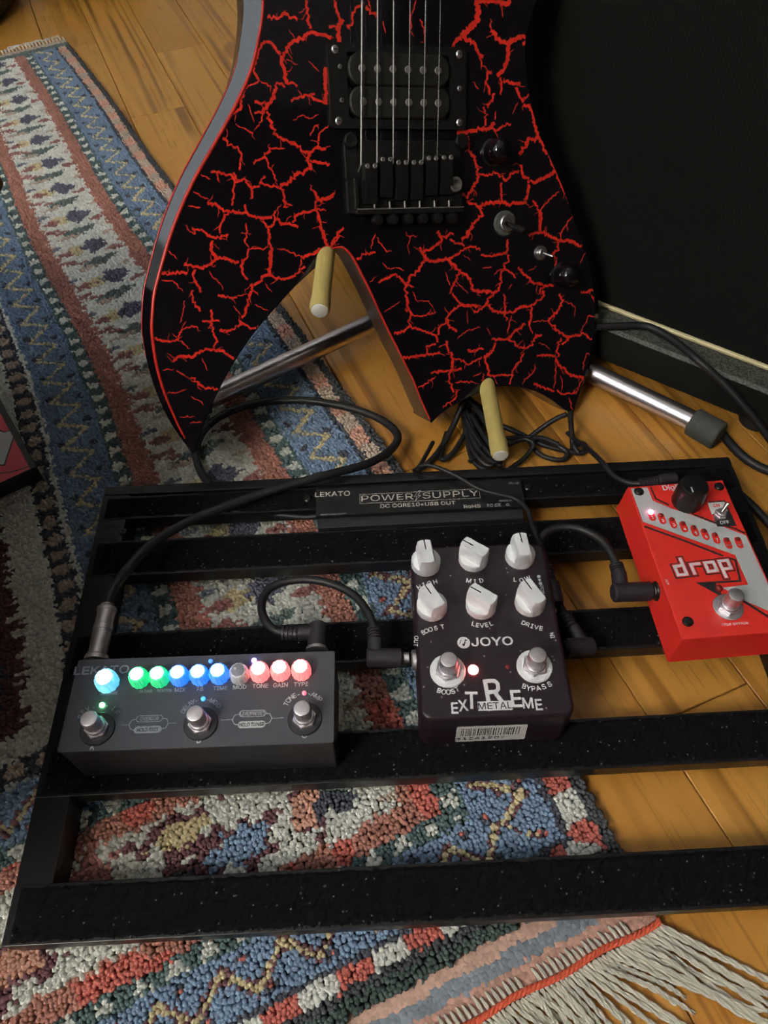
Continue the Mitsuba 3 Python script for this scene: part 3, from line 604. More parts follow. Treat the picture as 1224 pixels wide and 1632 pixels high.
# barcode sticker on the front face
f0, f1, f2, f3 = [np.array(v) for v in ((0.0374, 0.0564), (0.0756, 0.0565), (0.0763, 0.0349), (0.0375, 0.0341))]
st_poly = Polygon([f0, f1, f2, f3]).buffer(-.0012).buffer(.0012, 4)
fm = np.array([[1, 0, 0, 0], [-.018, 0, -1, .1496], [0, 1, 0, 0], [0, 0, 0, 1.0]]); fm[1, 3] = JC[1] - .0555 + .018 * JC[0] - .0001
S_ = part(k, 'sticker', put(extrude(st_poly, .00012), fm), 'm_paper', smooth=False, label='white barcode sticker')
bars = []; a_, b_, c_ = f0 + (f1 - f0) * .07 + (f3 - f0) * .14, f0 + (f1 - f0) * .93 + (f2 - f1) * .14, (f3 - f0) * .46
rb = random.Random(4); u = 0.0
while u < .985:
    w_ = rb.choice((.011, .011, .019)); g_ = rb.choice((.014, .020, .034))
    p = a_ + (b_ - a_) * u; e_ = (b_ - a_) * w_; bars.append(Polygon([p, p + e_, p + e_ + c_, p + c_])); u += w_ + g_
part(S_, 'bars', put(extrude(unary_union(bars), .0001), np.array(fm) + np.array([[0, 0, 0, 0], [0, 0, 0, -.00012], [0, 0, 0, 0], [0, 0, 0, 0]])), 'm_black_print', smooth=False)
o = (f0 + f1 + f2 + f3) / 4 + (f3 - f0) * .27; bm = (fm @ np.array([o[0], o[1], 0, 1]))[:3]
part(S_, 'number', put(text('31241207740', .0032, False, 1.25), plane_mat(bm + (0, -.00014, 0), (1, -.018, 0), (0, -1, 0))), 'm_black_print', smooth=False)
# jack nuts on the sides
part(k, 'jack', rod((.0187, .1925, .0500), (.0160, .1925, .0500), [(0, .0062), (.8, .0062), (1, .0056)]), 'm_nickel', label='silver jack nut')
part(k, 'jack', rod((.1005, .1905, .0480), (.1030, .1905, .0480), [(0, .0058), (.8, .0058), (1, .0052)]), 'm_satin_black')

# ------------------------------------------------------------------ the red pitch pedal
DZ = .0560
k = DK = thing('pitch_pedal', 'red and grey effects pedal with one big black knob and a silver footswitch', 'effects pedal')
d0, d1, d2 = np.array((0.1720, 0.1947, 0.0560))[:2], np.array((0.1682, 0.3068, 0.0560))[:2], np.array((0.2318, 0.3087, 0.0560))[:2]
dv = (d1 - d0) / np.linalg.norm(d1 - d0); du = np.array([dv[1], -dv[0]]); DL, DW = np.linalg.norm(d1 - d0), (d2 - d1) @ du
DM = plane_mat((*(d0 + du * DW / 2 + dv * DL / 2), 0), (du[0], du[1], 0))
part(k, 'body', put(slab(DW + .005, DL + .006, .0016, [(.0004, .0310), (0, .0318), (.0006, .0330), (.0022, DZ - .0012), (.0026, DZ - .0003), (.0033, DZ)], 4), DM), 'm_red_paint', smooth=25)
top = Polygon([(-DW / 2, -DL / 2), (DW / 2, -DL / 2), (DW / 2, DL / 2), (-DW / 2, DL / 2)]).buffer(-.0012)
DI = np.linalg.inv(DM)
def dloc(pts): return [tuple((DI @ np.array([p[0], p[1], 0, 1]))[:2]) for p in pts]
DMt = DM.copy(); DMt[2, 3] = DZ + .00008
def dprint(name, poly, mat, lift=0):
    m = DMt.copy(); m[2, 3] += lift; return part(k, name, put(extrude(poly.intersection(top), .0001), m), mat, smooth=False)
grey = Polygon(dloc([(0.1695, 0.3061, 0.0560), (0.1804, 0.3060, 0.0560), (0.1812, 0.2948, 0.0560), (0.1918, 0.2875, 0.0560), (0.2025, 0.2820, 0.0560), (0.2339, 0.2627, 0.0560), (0.2512, 0.2533, 0.0560), (0.2385, 0.2023, 0.0560), (0.2152, 0.2176, 0.0560), (0.2058, 0.2268, 0.0560), (0.2216, 0.2281, 0.0560), (0.2207, 0.2497, 0.0560), (0.1690, 0.2792, 0.0560)]))
dprint('grey_stripe', grey, 'm_grey_print')
lines = [([(0.1826, 0.3059, 0.0560), (0.1835, 0.2963, 0.0560), (0.1906, 0.2906, 0.0560)], .0005), ([(0.2035, 0.2827, 0.0560), (0.2147, 0.2754, 0.0560), (0.2273, 0.2692, 0.0560), (0.2337, 0.2645, 0.0560)], .0005), ([(0.1694, 0.2752, 0.0560), (0.1917, 0.2626, 0.0560), (0.2130, 0.2495, 0.0560)], .0006),
         ([(0.2166, 0.2474, 0.0560), (0.2196, 0.2458, 0.0560), (0.2178, 0.2310, 0.0560), (0.1925, 0.2307, 0.0560), (0.2033, 0.2213, 0.0560)], .0006), ([(0.2145, 0.2176, 0.0560), (0.2258, 0.2059, 0.0560)], .0007)]
dprint('black_lines', unary_union([LineString(dloc(p)).buffer(w, join_style=2, cap_style=2) for p, w in lines]), 'm_black_print', .00006)
arrow = Polygon(dloc([(0.1931, 0.2302, 0.0560), (0.2024, 0.2305, 0.0560), (0.2039, 0.2208, 0.0560)])); dprint('black_arrow', arrow, 'm_black_print', .00007)
# square-cut name: strokes with a black rim and a red inner line
def glyph(strokes, x0):
    return unary_union([LineString([(x0 + a, b) for a, b in s_]).buffer(.0009, join_style=2, cap_style=3) for s_ in strokes])
gl_ = {'d': [[(0, 0), (0, .006), (.0052, .006)], [(.0052, .0105), (.0052, 0), (0, 0)]], 'r': [[(0, 0), (0, .006), (.0050, .006)]], 'o': [[(0, 0), (0, .006), (.0052, .006), (.0052, 0), (0, 0)]], 'p': [[(0, -.0045), (0, .006), (.0052, .006), (.0052, .0005), (0, .0005)]]}
word = unary_union([glyph([[(a, b) for a, b in s_] for s_ in gl_[c]], x0) for c, x0 in (('d', 0), ('r', .0098), ('o', .0182), ('p', .0268))])
from shapely import affinity
nc = np.array(dloc([(0.1982, 0.2420, 0.0560)])[0])
word = affinity.translate(affinity.rotate(affinity.scale(word, 1.05, 1.06), 2.5), nc[0] - .0162, nc[1] - .0035)
rim = word.buffer(.0013, join_style=2)
dprint('name_rim', rim, 'm_black_print', .0001); dprint('name_edge', word.buffer(.0006, join_style=2), 'm_red_paint', .0002); dprint('name', word, 'm_white_print', .0003)
for i, (c, s_) in enumerate(zip(((0.1773, 0.2828, 0.0560), (0.1832, 0.2799, 0.0560), (0.1893, 0.2762, 0.0560), (0.1952, 0.2727, 0.0560), (0.2012, 0.2691, 0.0560), (0.2069, 0.2661, 0.0560), (0.2128, 0.2628, 0.0560), (0.2190, 0.2586, 0.0560), (0.2260, 0.2586, 0.0560)), ('1', '2', '3', '4', '5', '6', '7', 'OCT', 'OCT'))):
    c = np.array(c)
    pill = LineString([(-.0001, -.0022), (-.0001, .0022)]).buffer(.0021, 8)
    part(k, 'light_pill', put(extrude(pill, .0002), plane_mat((c[0], c[1], DZ + .0002), (du[0], du[1], 0))), 'm_red_paint', smooth=False)
    e = c[:2] + dv * .0024
    led(k, (e[0], e[1], DZ + .0004), .0014 if i else .0018, 'm_led_red' if i == 0 else 'm_led_off', (14.0, 3.0, 6.0) if i == 0 else None, 'glowing pink light' if i == 0 else 'unlit dark red light')
    e = c[:2] - dv * .0018
    write(k, s_, .0022 if len(s_) == 1 else .0012, (e[0], e[1], DZ + .0004), 'm_white_print' if len(s_) == 1 else 'm_grey_print', (du[0], du[1], 0), bold=len(s_) == 1)
write(k, 'DigiTech', .0040, (0.2016, 0.3047, 0.0560), 'm_white_print', (du[0], du[1], 0), bold=True)
write(k, 'OUT', .0016, (0.1736, 0.2326, 0.0560), 'm_grey_print', (du[0], du[1], 0), rot=-90)
write(k, 'TRUE BYPASS', .0016, (0.2050, 0.2024, 0.0560), 'm_white_print', (du[0], du[1], 0), wide=1.1)
# knob
kk = key_for(f'{k}__knob'); kb = np.array((0.2027, 0.2925, 0.0560)); R = .0098
n = 60; a = np.arange(n) * 2 * np.pi / n; fl_ = 1 - .012 * (np.cos(a * 20) > 0)
ring = lambda rr, z: np.c_[rr * fl_ * np.cos(a), rr * fl_ * np.sin(a), np.full(n, z)] + kb
part(kk, 'grip', loft([ring(R, .0004), ring(R, .0020), ring(R * .98, .0125), ring(R * .92, .0165), ring(R * .86, .0176), ring(R * .78, .0180)]), 'm_satin_black', label='large black knob')
part(kk, 'pointer', box(-.0004 + kb[0] - .0030, .0004 + kb[0] - .0030, kb[1] - .0060, kb[1] - .0020, kb[2] + .0179, kb[2] + .0182), 'm_white_print', smooth=False)
# screws, toggle, light, footswitch
for o in ((0.1739, 0.3027, 0.0560), (0.2276, 0.3036, 0.0560), (0.1783, 0.2053, 0.0560)):
    m = plane_mat((o[0], o[1], DZ + .0001))
    s_ = part(k, 'screw', put(lathe([(.0032, 0), (.0032, .0006), (.0024, .0016), (.0008, .0019)], sides=20), m), 'm_satin_black')
    part(s_, 'slot', put(cat(box(-.0014, .0014, -.0003, .0003, .0015, .00200), box(-.0003, .0003, -.0014, .0014, .0015, .00200)), m), 'm_rubber', smooth=False)
tp = Polygon(dloc([(0.2166, 0.2916, 0.0560), (0.2277, 0.2920, 0.0560), (0.2287, 0.2716, 0.0560), (0.2163, 0.2714, 0.0560)]))
dprint('switch_plate', tp, 'm_black_print', .0001)
tw = Polygon(dloc([(0.2159, 0.2906, 0.0560), (0.2270, 0.2910, 0.0560), (0.2270, 0.2833, 0.0560), (0.2158, 0.2814, 0.0560)])); dprint('switch_plate', tw, 'm_paper', .0002)
write(k, 'ON', .0022, np.array((0.2210, 0.2882, 0.0560)) + (0, 0, .0003), 'm_red_paint', (du[0], du[1], 0), bold=True)
write(k, 'OFF', .0024, np.array((0.2219, 0.2745, 0.0560)) + (0, 0, .0003), 'm_white_print', (du[0], du[1], 0), bold=True)
o = np.array((0.2207, 0.2801, 0.0560)); kk = key_for(f'{k}__toggle_switch'); labels[kk] = {'label': 'small chrome toggle switch'}
hx = np.c_[np.cos(np.arange(6) * math.pi / 3), np.sin(np.arange(6) * math.pi / 3)]
part(kk, 'nut', loft([np.c_[hx * .0042, np.full(6, .0004)] + o, np.c_[hx * .0042, np.full(6, .0022)] + o, np.c_[hx * .0036, np.full(6, .0025)] + o]), 'm_nickel', smooth=False)
part(kk, 'bush', lathe([(.0031, .002), (.0031, .0042), (.0026, .0046), (.0012, .0046)], o, 20), 'm_nickel')
part(kk, 'lever', rod(o + (0, 0, .004), o + (.0042, .0042, .0082), [(0, .0009), (.6, .0012), (.9, .0015), (1, .0009)], 14), 'm_chrome')
led(k, (0.2029, 0.2260, 0.0561), .0021, 'm_led_off', None, 'unlit dark red light', h=.0026)
footswitch(k, *(0.2046, 0.2135, 0.0560), s=.95)
part(k, 'washer', lathe([(.0088, .0001), (.0088, .0006), (.0082, .0009), (.0055, .0009)], (0.2046, 0.2135, 0.0560), 30), 'm_nickel')
jq = np.array((0.1714, 0.2332, 0.0450)); part(k, 'jack', rod(jq + (.0035, 0, 0), jq + (-.0024, 0, 0), [(0, .0066), (.75, .0066), (1, .0058)]), 'm_satin_black', label='black jack nut')

# ------------------------------------------------------------------ the power supply
PZ = .0345
k = PS = thing('power_supply', 'slim black power supply bar with printed lettering at the back of the pedalboard', 'power supply')
p0, p1, p2, p3 = [np.array(v) for v in ((-0.0425, 0.3372, 0.0345), (-0.0422, 0.3122, 0.0345), (0.1023, 0.3120, 0.0345), (0.1045, 0.3349, 0.0345))]
pc_ = (p0 + p1 + p2 + p3) / 4; pw = (np.linalg.norm((p2 - p1)[:2]) + np.linalg.norm((p3 - p0)[:2])) / 2; pdp = (np.linalg.norm((p0 - p1)[:2]) + np.linalg.norm((p3 - p2)[:2])) / 2
pu = (p2 - p1) / np.linalg.norm(p2 - p1)
PMx = plane_mat((pc_[0], pc_[1], 0), pu)
part(k, 'body', put(slab(pw, pdp, .001, [(.0003, .0306), (0, .0309), (0, PZ - .0005), (.0004, PZ)], 3), PMx), 'm_black_paint')
part(k, 'body', rbox(p1[0] + .001, p2[0] - .001, .3042, .3204, .0070, .0306, .001), 'm_lek_side')
write(k, 'LEKATO', .0040, (-0.0305, 0.3305, 0.0345), 'm_gold_print', pu, bold=True, wide=1.18)
write(k, 'POWER', .0052, (0.0078, 0.3250, 0.0345), 'm_gold_print', pu, wide=1.45); write(k, 'SUPPLY', .0052, (0.0523, 0.3251, 0.0345), 'm_gold_print', pu, wide=1.45)
write(k, 'DC CORE10+USB OUT', .0030, (0.0288, 0.3176, 0.0345), 'm_gold_print', pu, bold=True, wide=1.18)
write(k, 'RoHS', .0028, (0.0661, 0.3137, 0.0345), 'm_gold_print', pu, bold=True, wide=1.2)
write(k, 'FC CE', .0024, (0.0812, 0.3136, 0.0345), 'm_dim_print', pu, bold=True); write(k, 'MADE IN', .0016, (0.0899, 0.3172, 0.0345), 'm_dim_print', pu)
write(k, 'PS-10', .0016, (0.0979, 0.3324, 0.0345), 'm_dim_print', pu, bold=True); write(k, 'www.lekato.com', .0016, (-0.0301, 0.3128, 0.0345), 'm_dim_print', pu)
o = np.array((0.0306, 0.3247, 0.0345)); fr_ = Polygon([(-.0422, -.0042), (.0422, -.0042), (.0422, .0042), (-.0422, .0042)])
part(k, 'printed_frame', put(extrude(fr_.difference(fr_.buffer(-.0003)), .0001), plane_mat(o + (0, 0, .0001), pu)), 'm_gold_print', smooth=False)
bolt = Polygon([(.0008, .0046), (-.0026, -.0006), (-.0004, -.0003), (-.0022, -.0048), (.0026, .0008), (.0004, .0005), (.0028, .0046)])
part(k, 'printed_bolt', put(extrude(bolt.difference(bolt.buffer(-.0003)), .0001), plane_mat(np.array((0.0291, 0.3251, 0.0345)) + (0, 0, .0001), pu)), 'm_gold_print', smooth=False)
write(k, 'O', .0022, (0.0907, 0.3135, 0.0345), 'm_dim_print', pu, bold=True)

# ------------------------------------------------------------------ cables
def cable(name, label, pts, r, per=10, mat='m_rubber', group=None):
    k = thing(name, label, 'cable', group)
    part(k, 'cord', tube(spline(pts, per), r, 12), mat, smooth=50)
    return k
def ribs(parent, p0, p1, r, n=4, mat='m_plug_rubber'):
    prof = []
    for i in range(n):
        a, b = i / n, (i + .62) / n; prof += [(a, r * .82), (a + .02, r), (b, r), (b + .02, r * .82)]
    part(parent, 'strain_relief', rod(p0, p1, prof + [(1, r * .8)], 18), mat)
GC = cable('guitar_cable', 'thick black cable with a chrome plug curling from the long pedal under the guitar', [(-0.1650, 0.2355, 0.0560), (-0.1639, 0.2441, 0.0570), (-0.1573, 0.2611, 0.0560), (-0.1458, 0.2832, 0.0520), (-0.1243, 0.3057, 0.0450), (-0.0932, 0.3242, 0.0400), (-0.0634, 0.3368, 0.0380), (-0.0347, 0.3462, 0.0370), (-0.0077, 0.3599, 0.0300), (0.0100, 0.3784, 0.0210), (0.0191, 0.3962, 0.0170), (0.0140, 0.4109, 0.0160), (-0.0024, 0.4250, 0.0160), (-0.0264, 0.4365, 0.0160), (-0.0570, 0.4443, 0.0160), (-0.0877, 0.4442, 0.0160), (-0.1133, 0.4349, 0.0170), (-0.1311, 0.4192, 0.0165), (-0.1377, 0.3992, 0.0155), (-0.1344, 0.3802, 0.0150), (-0.1245, 0.3622, 0.0150), (-0.1064, 0.3456, 0.0120)], .0031)
g0, g1 = np.array((-0.1662, 0.2017, 0.0540)), np.array((-0.1651, 0.2364, 0.0560))
part(GC, 'plug', rod(g0, g1, [(0, .0050), (.02, .0054), (.46, .0056), (.47, .0051), (.50, .0051), (.51, .0057), (.60, .0057), (.61, .0053), (.86, .0053), (.87, .0058), (.93, .0058), (.95, .0048), (1, .0040)], 24), 'm_nickel', label='chrome plug')
part(GC, 'jack_nut', rod(g0 + (0, -.0018, 0), g0 + (0, .0018, 0), [(0, .0070), (.7, .0070), (1, .0064)], 20), 'm_nickel')
PC = cable('patch_cable', 'short black patch cable looping between the long pedal and the six-knob pedal', [(-0.0583, 0.2127, 0.0540), (-0.0643, 0.2151, 0.0540), (-0.0704, 0.2232, 0.0530), (-0.0730, 0.2354, 0.0500), (-0.0696, 0.2462, 0.0480), (-0.0593, 0.2516, 0.0480), (-0.0434, 0.2514, 0.0490), (-0.0277, 0.2458, 0.0500), (-0.0150, 0.2359, 0.0510), (-0.0077, 0.2227, 0.0520), (-0.0047, 0.2124, 0.0520)], .0026)
ribs(PC, (-0.0594, 0.2124, 0.0540), (-0.0494, 0.2114, 0.0540), .0040); ribs(PC, (-0.0050, 0.2133, 0.0520), (-0.0046, 0.2058, 0.0520), .0042)
def angle_plug(parent, elbow, sleeve_end, tip, r1, r2, mat='m_plug_rubber'):
    e, s_, t_ = map(np.array, (elbow, sleeve_end, tip))
    kk = key_for(f'{parent}__plug')
    part(kk, 'sleeve', rod(s_, e, [(0, r1 * .85), (.05, r1), (1, r1)], 18), mat)
    d = (t_ - e) / np.linalg.norm(t_ - e)
    part(kk, 'barrel', rod(e - d * r1 * 1.1, t_, [(0, r2 * .85), (.04, r2), (.93, r2), (.96, r2 * .8), (1, r2 * .7)], 20), mat)
    return kk
angle_plug(PC, (-0.0383, 0.2124, 0.0540), (-0.0501, 0.2114, 0.0540), (-0.0386, 0.1998, 0.0540), .0044, .0056)
part(PC, 'jack_nut', rod((-0.0386, 0.2014, 0.0540), (-0.0386, 0.1994, 0.0540), [(0, .0062), (1, .0066)], 20), 'm_nickel')
kk = angle_plug(PC, (-0.0050, 0.1951, 0.0510), (-0.0045, 0.2066, 0.0520), (0.0113, 0.1946, 0.0500), .0046, .0056)
part(kk, 'tip', rod((0.0103, 0.1947, 0.0500), (0.0146, 0.1945, 0.0500), [(0, .0030), (1, .0030)], 16), 'm_nickel')
PD_ = cable('patch_cable', 'short black patch cable arching between the six-knob pedal and the red pedal', [(0.1495, 0.2516, 0.0470), (0.1477, 0.2606, 0.0480), (0.1433, 0.2716, 0.0480), (0.1343, 0.2803, 0.0470), (0.1241, 0.2842, 0.0460), (0.1133, 0.2830, 0.0450), (0.1064, 0.2773, 0.0430), (0.1043, 0.2671, 0.0400), (0.1062, 0.2478, 0.0400), (0.1093, 0.2296, 0.0420), (0.1112, 0.2201, 0.0430)], .0027)
ribs(PD_, (0.1493, 0.2526, 0.0470), (0.1494, 0.2460, 0.0470), .0044); ribs(PD_, (0.1114, 0.2210, 0.0430), (0.1135, 0.2109, 0.0440), .0042)
kk = angle_plug(PD_, (0.1481, 0.2330, 0.0460), (0.1496, 0.2470, 0.0470), (0.1679, 0.2334, 0.0450), .0048, .0060)
part(kk, 'tip', rod((0.1664, 0.2335, 0.0450), (0.1725, 0.2331, 0.0450), [(0, .0034), (1, .0034)], 16), 'm_nickel')
angle_plug(PD_, (0.1190, 0.1989, 0.0440), (0.1136, 0.2117, 0.0440), (0.1052, 0.1968, 0.0480), .0046, .0054)
DC1 = cable('adapter_cable', 'thin grey-black power cord crossing the power supply to the six-knob pedal', [(0.0456, 0.3879, 0.0200), (0.0346, 0.3591, 0.0300), (0.0320, 0.3505, 0.0360), (0.0372, 0.3485, 0.0400), (0.0466, 0.3436, 0.0410), (0.0592, 0.3355, 0.0400), (0.0717, 0.3249, 0.0395), (0.0850, 0.3195, 0.0390), (0.0965, 0.3148, 0.0385), (0.1021, 0.3046, 0.0400), (0.1029, 0.2904, 0.0420), (0.1038, 0.2746, 0.0470), (0.1049, 0.2604, 0.0500), (0.1054, 0.2503, 0.0510)], .0016)
ribs(DC1, (0.1054, 0.2516, 0.0510), (0.1053, 0.2388, 0.0510), .0032, 5); part(DC1, 'plug', rod((0.1054, 0.2397, 0.0510), (0.1064, 0.2251, 0.0500), [(0, .0038), (.1, .0044), (.9, .0044), (1, .0036)], 18), 'm_plug_rubber')
DC2 = cable('adapter_cable', 'thin black power cord running over the back bar to the red pedal', [(0.1549, 0.4036, 0.0060), (0.1576, 0.3899, 0.0120), (0.1608, 0.3698, 0.0240), (0.1625, 0.3467, 0.0370), (0.1671, 0.3304, 0.0400), (0.1739, 0.3213, 0.0430), (0.1813, 0.3181, 0.0450)], .0019)
ribs(DC2, (0.1805, 0.3182, 0.0450), (0.1952, 0.3192, 0.0460), .0034, 8); part(DC2, 'plug', rod((0.1943, 0.3193, 0.0460), (0.2069, 0.3207, 0.0460), [(0, .0036), (.1, .0042), (.9, .0042), (1, .0034)], 18), 'm_plug_rubber')
cable('adapter_cable', 'thin black power cord leaving the left end of the power supply', [(-0.0418, 0.3179, 0.0260), (-0.0534, 0.3188, 0.0250), (-0.0714, 0.3229, 0.0240), (-0.0870, 0.3259, 0.0250), (-0.1010, 0.3239, 0.0280), (-0.1149, 0.3285, 0.0200)], .0019)
# tangle behind the board
cable('power_lead', 'black cord rising from the tangle to the tip of the guitar wing', [(0.1204, 0.3978, 0.0060), (0.1326, 0.4042, 0.0120), (0.1431, 0.4060, 0.0200), (0.1507, 0.4051, 0.0260)], .0020)
cable('power_lead', 'black cord hanging straight down from the tip of the guitar wing', [(0.1539, 0.4073, 0.0270), (0.1550, 0.4024, 0.0180), (0.1563, 0.3950, 0.0080), (0.1558, 0.3871, 0.0050)], .0021)
cable('power_lead', 'black cord slanting out of the tangle beside the yellow peg', [(0.0725, 0.4251, 0.0250), (0.0666, 0.4159, 0.0150), (0.0576, 0.4013, 0.0080), (0.0496, 0.3891, 0.0060), (0.0404, 0.3781, 0.0060), (0.0302, 0.3711, 0.0060)], .0024)
cable('power_lead', 'black cord forming a thin double loop in the tangle', [(0.0592, 0.4117, 0.0040), (0.0548, 0.3967, 0.0045), (0.0525, 0.3833, 0.0050), (0.0618, 0.3883, 0.0060), (0.0739, 0.4089, 0.0060), (0.0823, 0.4216, 0.0080), (0.0835, 0.4303, 0.0120), (0.0770, 0.4304, 0.0180)], .0021)
cable('power_lead', 'black cord lying in flat loops right of the yellow peg', [(0.0827, 0.4227, 0.0040), (0.0994, 0.4183, 0.0045), (0.1160, 0.4071, 0.0050), (0.1300, 0.3949, 0.0055), (0.1448, 0.3883, 0.0045), (0.1612, 0.3837, 0.0040), (0.1663, 0.3877, 0.0050), (0.1634, 0.3903, 0.0075), (0.1563, 0.3863, 0.0095), (0.1587, 0.3812, 0.0070)], .0021)
cable('power_lead', 'black cord lying lowest among the flat loops', [(0.0846, 0.4046, 0.0040), (0.1016, 0.3996, 0.0075), (0.1211, 0.3983, 0.0090), (0.1381, 0.3928, 0.0080), (0.1501, 0.3840, 0.0060), (0.1458, 0.3776, 0.0040), (0.1328, 0.3816, 0.0040), (0.1250, 0.3895, 0.0060), (0.1229, 0.3930, 0.0110), (0.1309, 0.3943, 0.0120), (0.1439, 0.3886, 0.0100)], .0019)
cable('power_lead', 'black cord crossing the tangle from low left to upper right', [(0.1038, 0.3707, 0.0040), (0.1175, 0.3800, 0.0070), (0.1240, 0.3881, 0.0120), (0.1169, 0.3934, 0.0125), (0.1034, 0.3917, 0.0080), (0.0852, 0.3868, 0.0060), (0.0737, 0.3794, 0.0050)], .0019)
bm_ = []
for i in range(9):
    r2 = np.random.default_rng(40 + i); x_, y_, _ = (0.0850, 0.4055, 0.0000)
    pts = [(x_ + .010 * math.cos(a_ + i) * (1 + .3 * r2.random()), y_ + .034 * math.sin(a_ + i * .7), .004 + .0035 * (i % 5) + .002 * r2.random()) for a_ in np.linspace(0, 5.2, 9)]
    bm_.append(tube(spline(pts, 6), .0019, 8))
single('cord_bundle', cat(*bm_), 'm_rubber', 'dense coil of black cord left of the yellow peg, behind the power supply', 'cable')
cable('speaker_cable', 'black cable draped along the front of the amplifier', [(0.1692, 0.4710, 0.0560), (0.1812, 0.4720, 0.0545), (0.2000, 0.4721, 0.0540), (0.2185, 0.4715, 0.0540), (0.2288, 0.4651, 0.0542), (0.2401, 0.4486, 0.0548), (0.2498, 0.4263, 0.0560), (0.2661, 0.4108, 0.0475), (0.2832, 0.3942, 0.0350), (0.2979, 0.3807, 0.0220), (0.3107, 0.3669, 0.0100)], .0030)
cable('speaker_cable', 'black cable on the floor beyond the rubber-tipped chrome leg', [(0.2750, 0.4063, 0.0050), (0.2778, 0.3898, 0.0050), (0.2834, 0.3737, 0.0050), (0.2919, 0.3617, 0.0050), (0.3049, 0.3521, 0.0050)], .0036)
cable('power_lead', 'black cable on the floor beside the right end of the pedalboard', [(0.2680, 0.3386, 0.0050), (0.2749, 0.3257, 0.0050), (0.2794, 0.3145, 0.0050), (0.2855, 0.2985, 0.0050)], .0030)

# ------------------------------------------------------------------ red carton at the left edge
k = thing('carton', 'flat red carton with a grey arrow print and black edges on the rug', 'box')
c0, c1, c2 = np.array((-0.2537, 0.3788, 0.0240)), np.array((-0.3029, 0.4569, 0.0240)), np.array((-0.2753, 0.3572, 0.0240))
cu = (c1 - c0)[:2] / np.linalg.norm((c1 - c0)[:2]); cn = np.array([-cu[1], cu[0]])
if cn[0] > 0: cn = -cn
cc = c0[:2] + cu * .075 + cn * .040
CM = plane_mat((cc[0], cc[1], 0), (cu[0], cu[1], 0))
part(k, 'box', put(slab(.150, .080, .0008, [(0, .0105), (0, .0236), (.0004, .0240)], 2), CM), 'm_black_paint', smooth=False)
cm2 = CM.copy(); cm2[2, 3] = .02405
CI = np.linalg.inv(CM); cl = lambda pts: [tuple((CI @ np.array([p[0], p[1], 0, 1]))[:2]) for p in pts]
face = Polygon([(-.0745, -.0395), (.0745, -.0395), (.0745, .0395), (-.0745, .0395)])
sgn = 1
edge_side = cl([c0])[0][1]
face = face.intersection(affinity.translate(face, 0, -.004 * np.sign(edge_side)))
part(k, 'printed_face', put(extrude(face, .0002), cm2), 'm_carton_red', smooth=False, label='red printed face')
cm3 = cm2.copy(); cm3[2, 3] += .0002
ar = Polygon(cl([(-0.3146, 0.4320, 0.0243), (-0.2875, 0.4154, 0.0243), (-0.2791, 0.4188, 0.0243), (-0.2790, 0.3826, 0.0243), (-0.2959, 0.3825, 0.0243), (-0.3183, 0.4107, 0.0243)])).intersection(face)
part(k, 'printed_arrow', put(extrude(ar.buffer(.0012, join_style=2).intersection(face), .0001), cm3), 'm_black_print', smooth=False)
cm4 = cm3.copy(); cm4[2, 3] += .0001
part(k, 'printed_arrow', put(extrude(ar, .0001), cm4), 'm_grey_print', smooth=False)
ln = LineString(cl([(-0.2932, 0.3724, 0.0243), (-0.2704, 0.3747, 0.0243), (-0.2577, 0.3800, 0.0243)])).buffer(.0005).intersection(face)
part(k, 'printed_line', put(extrude(ln, .0001), cm3), 'm_black_print', smooth=False)

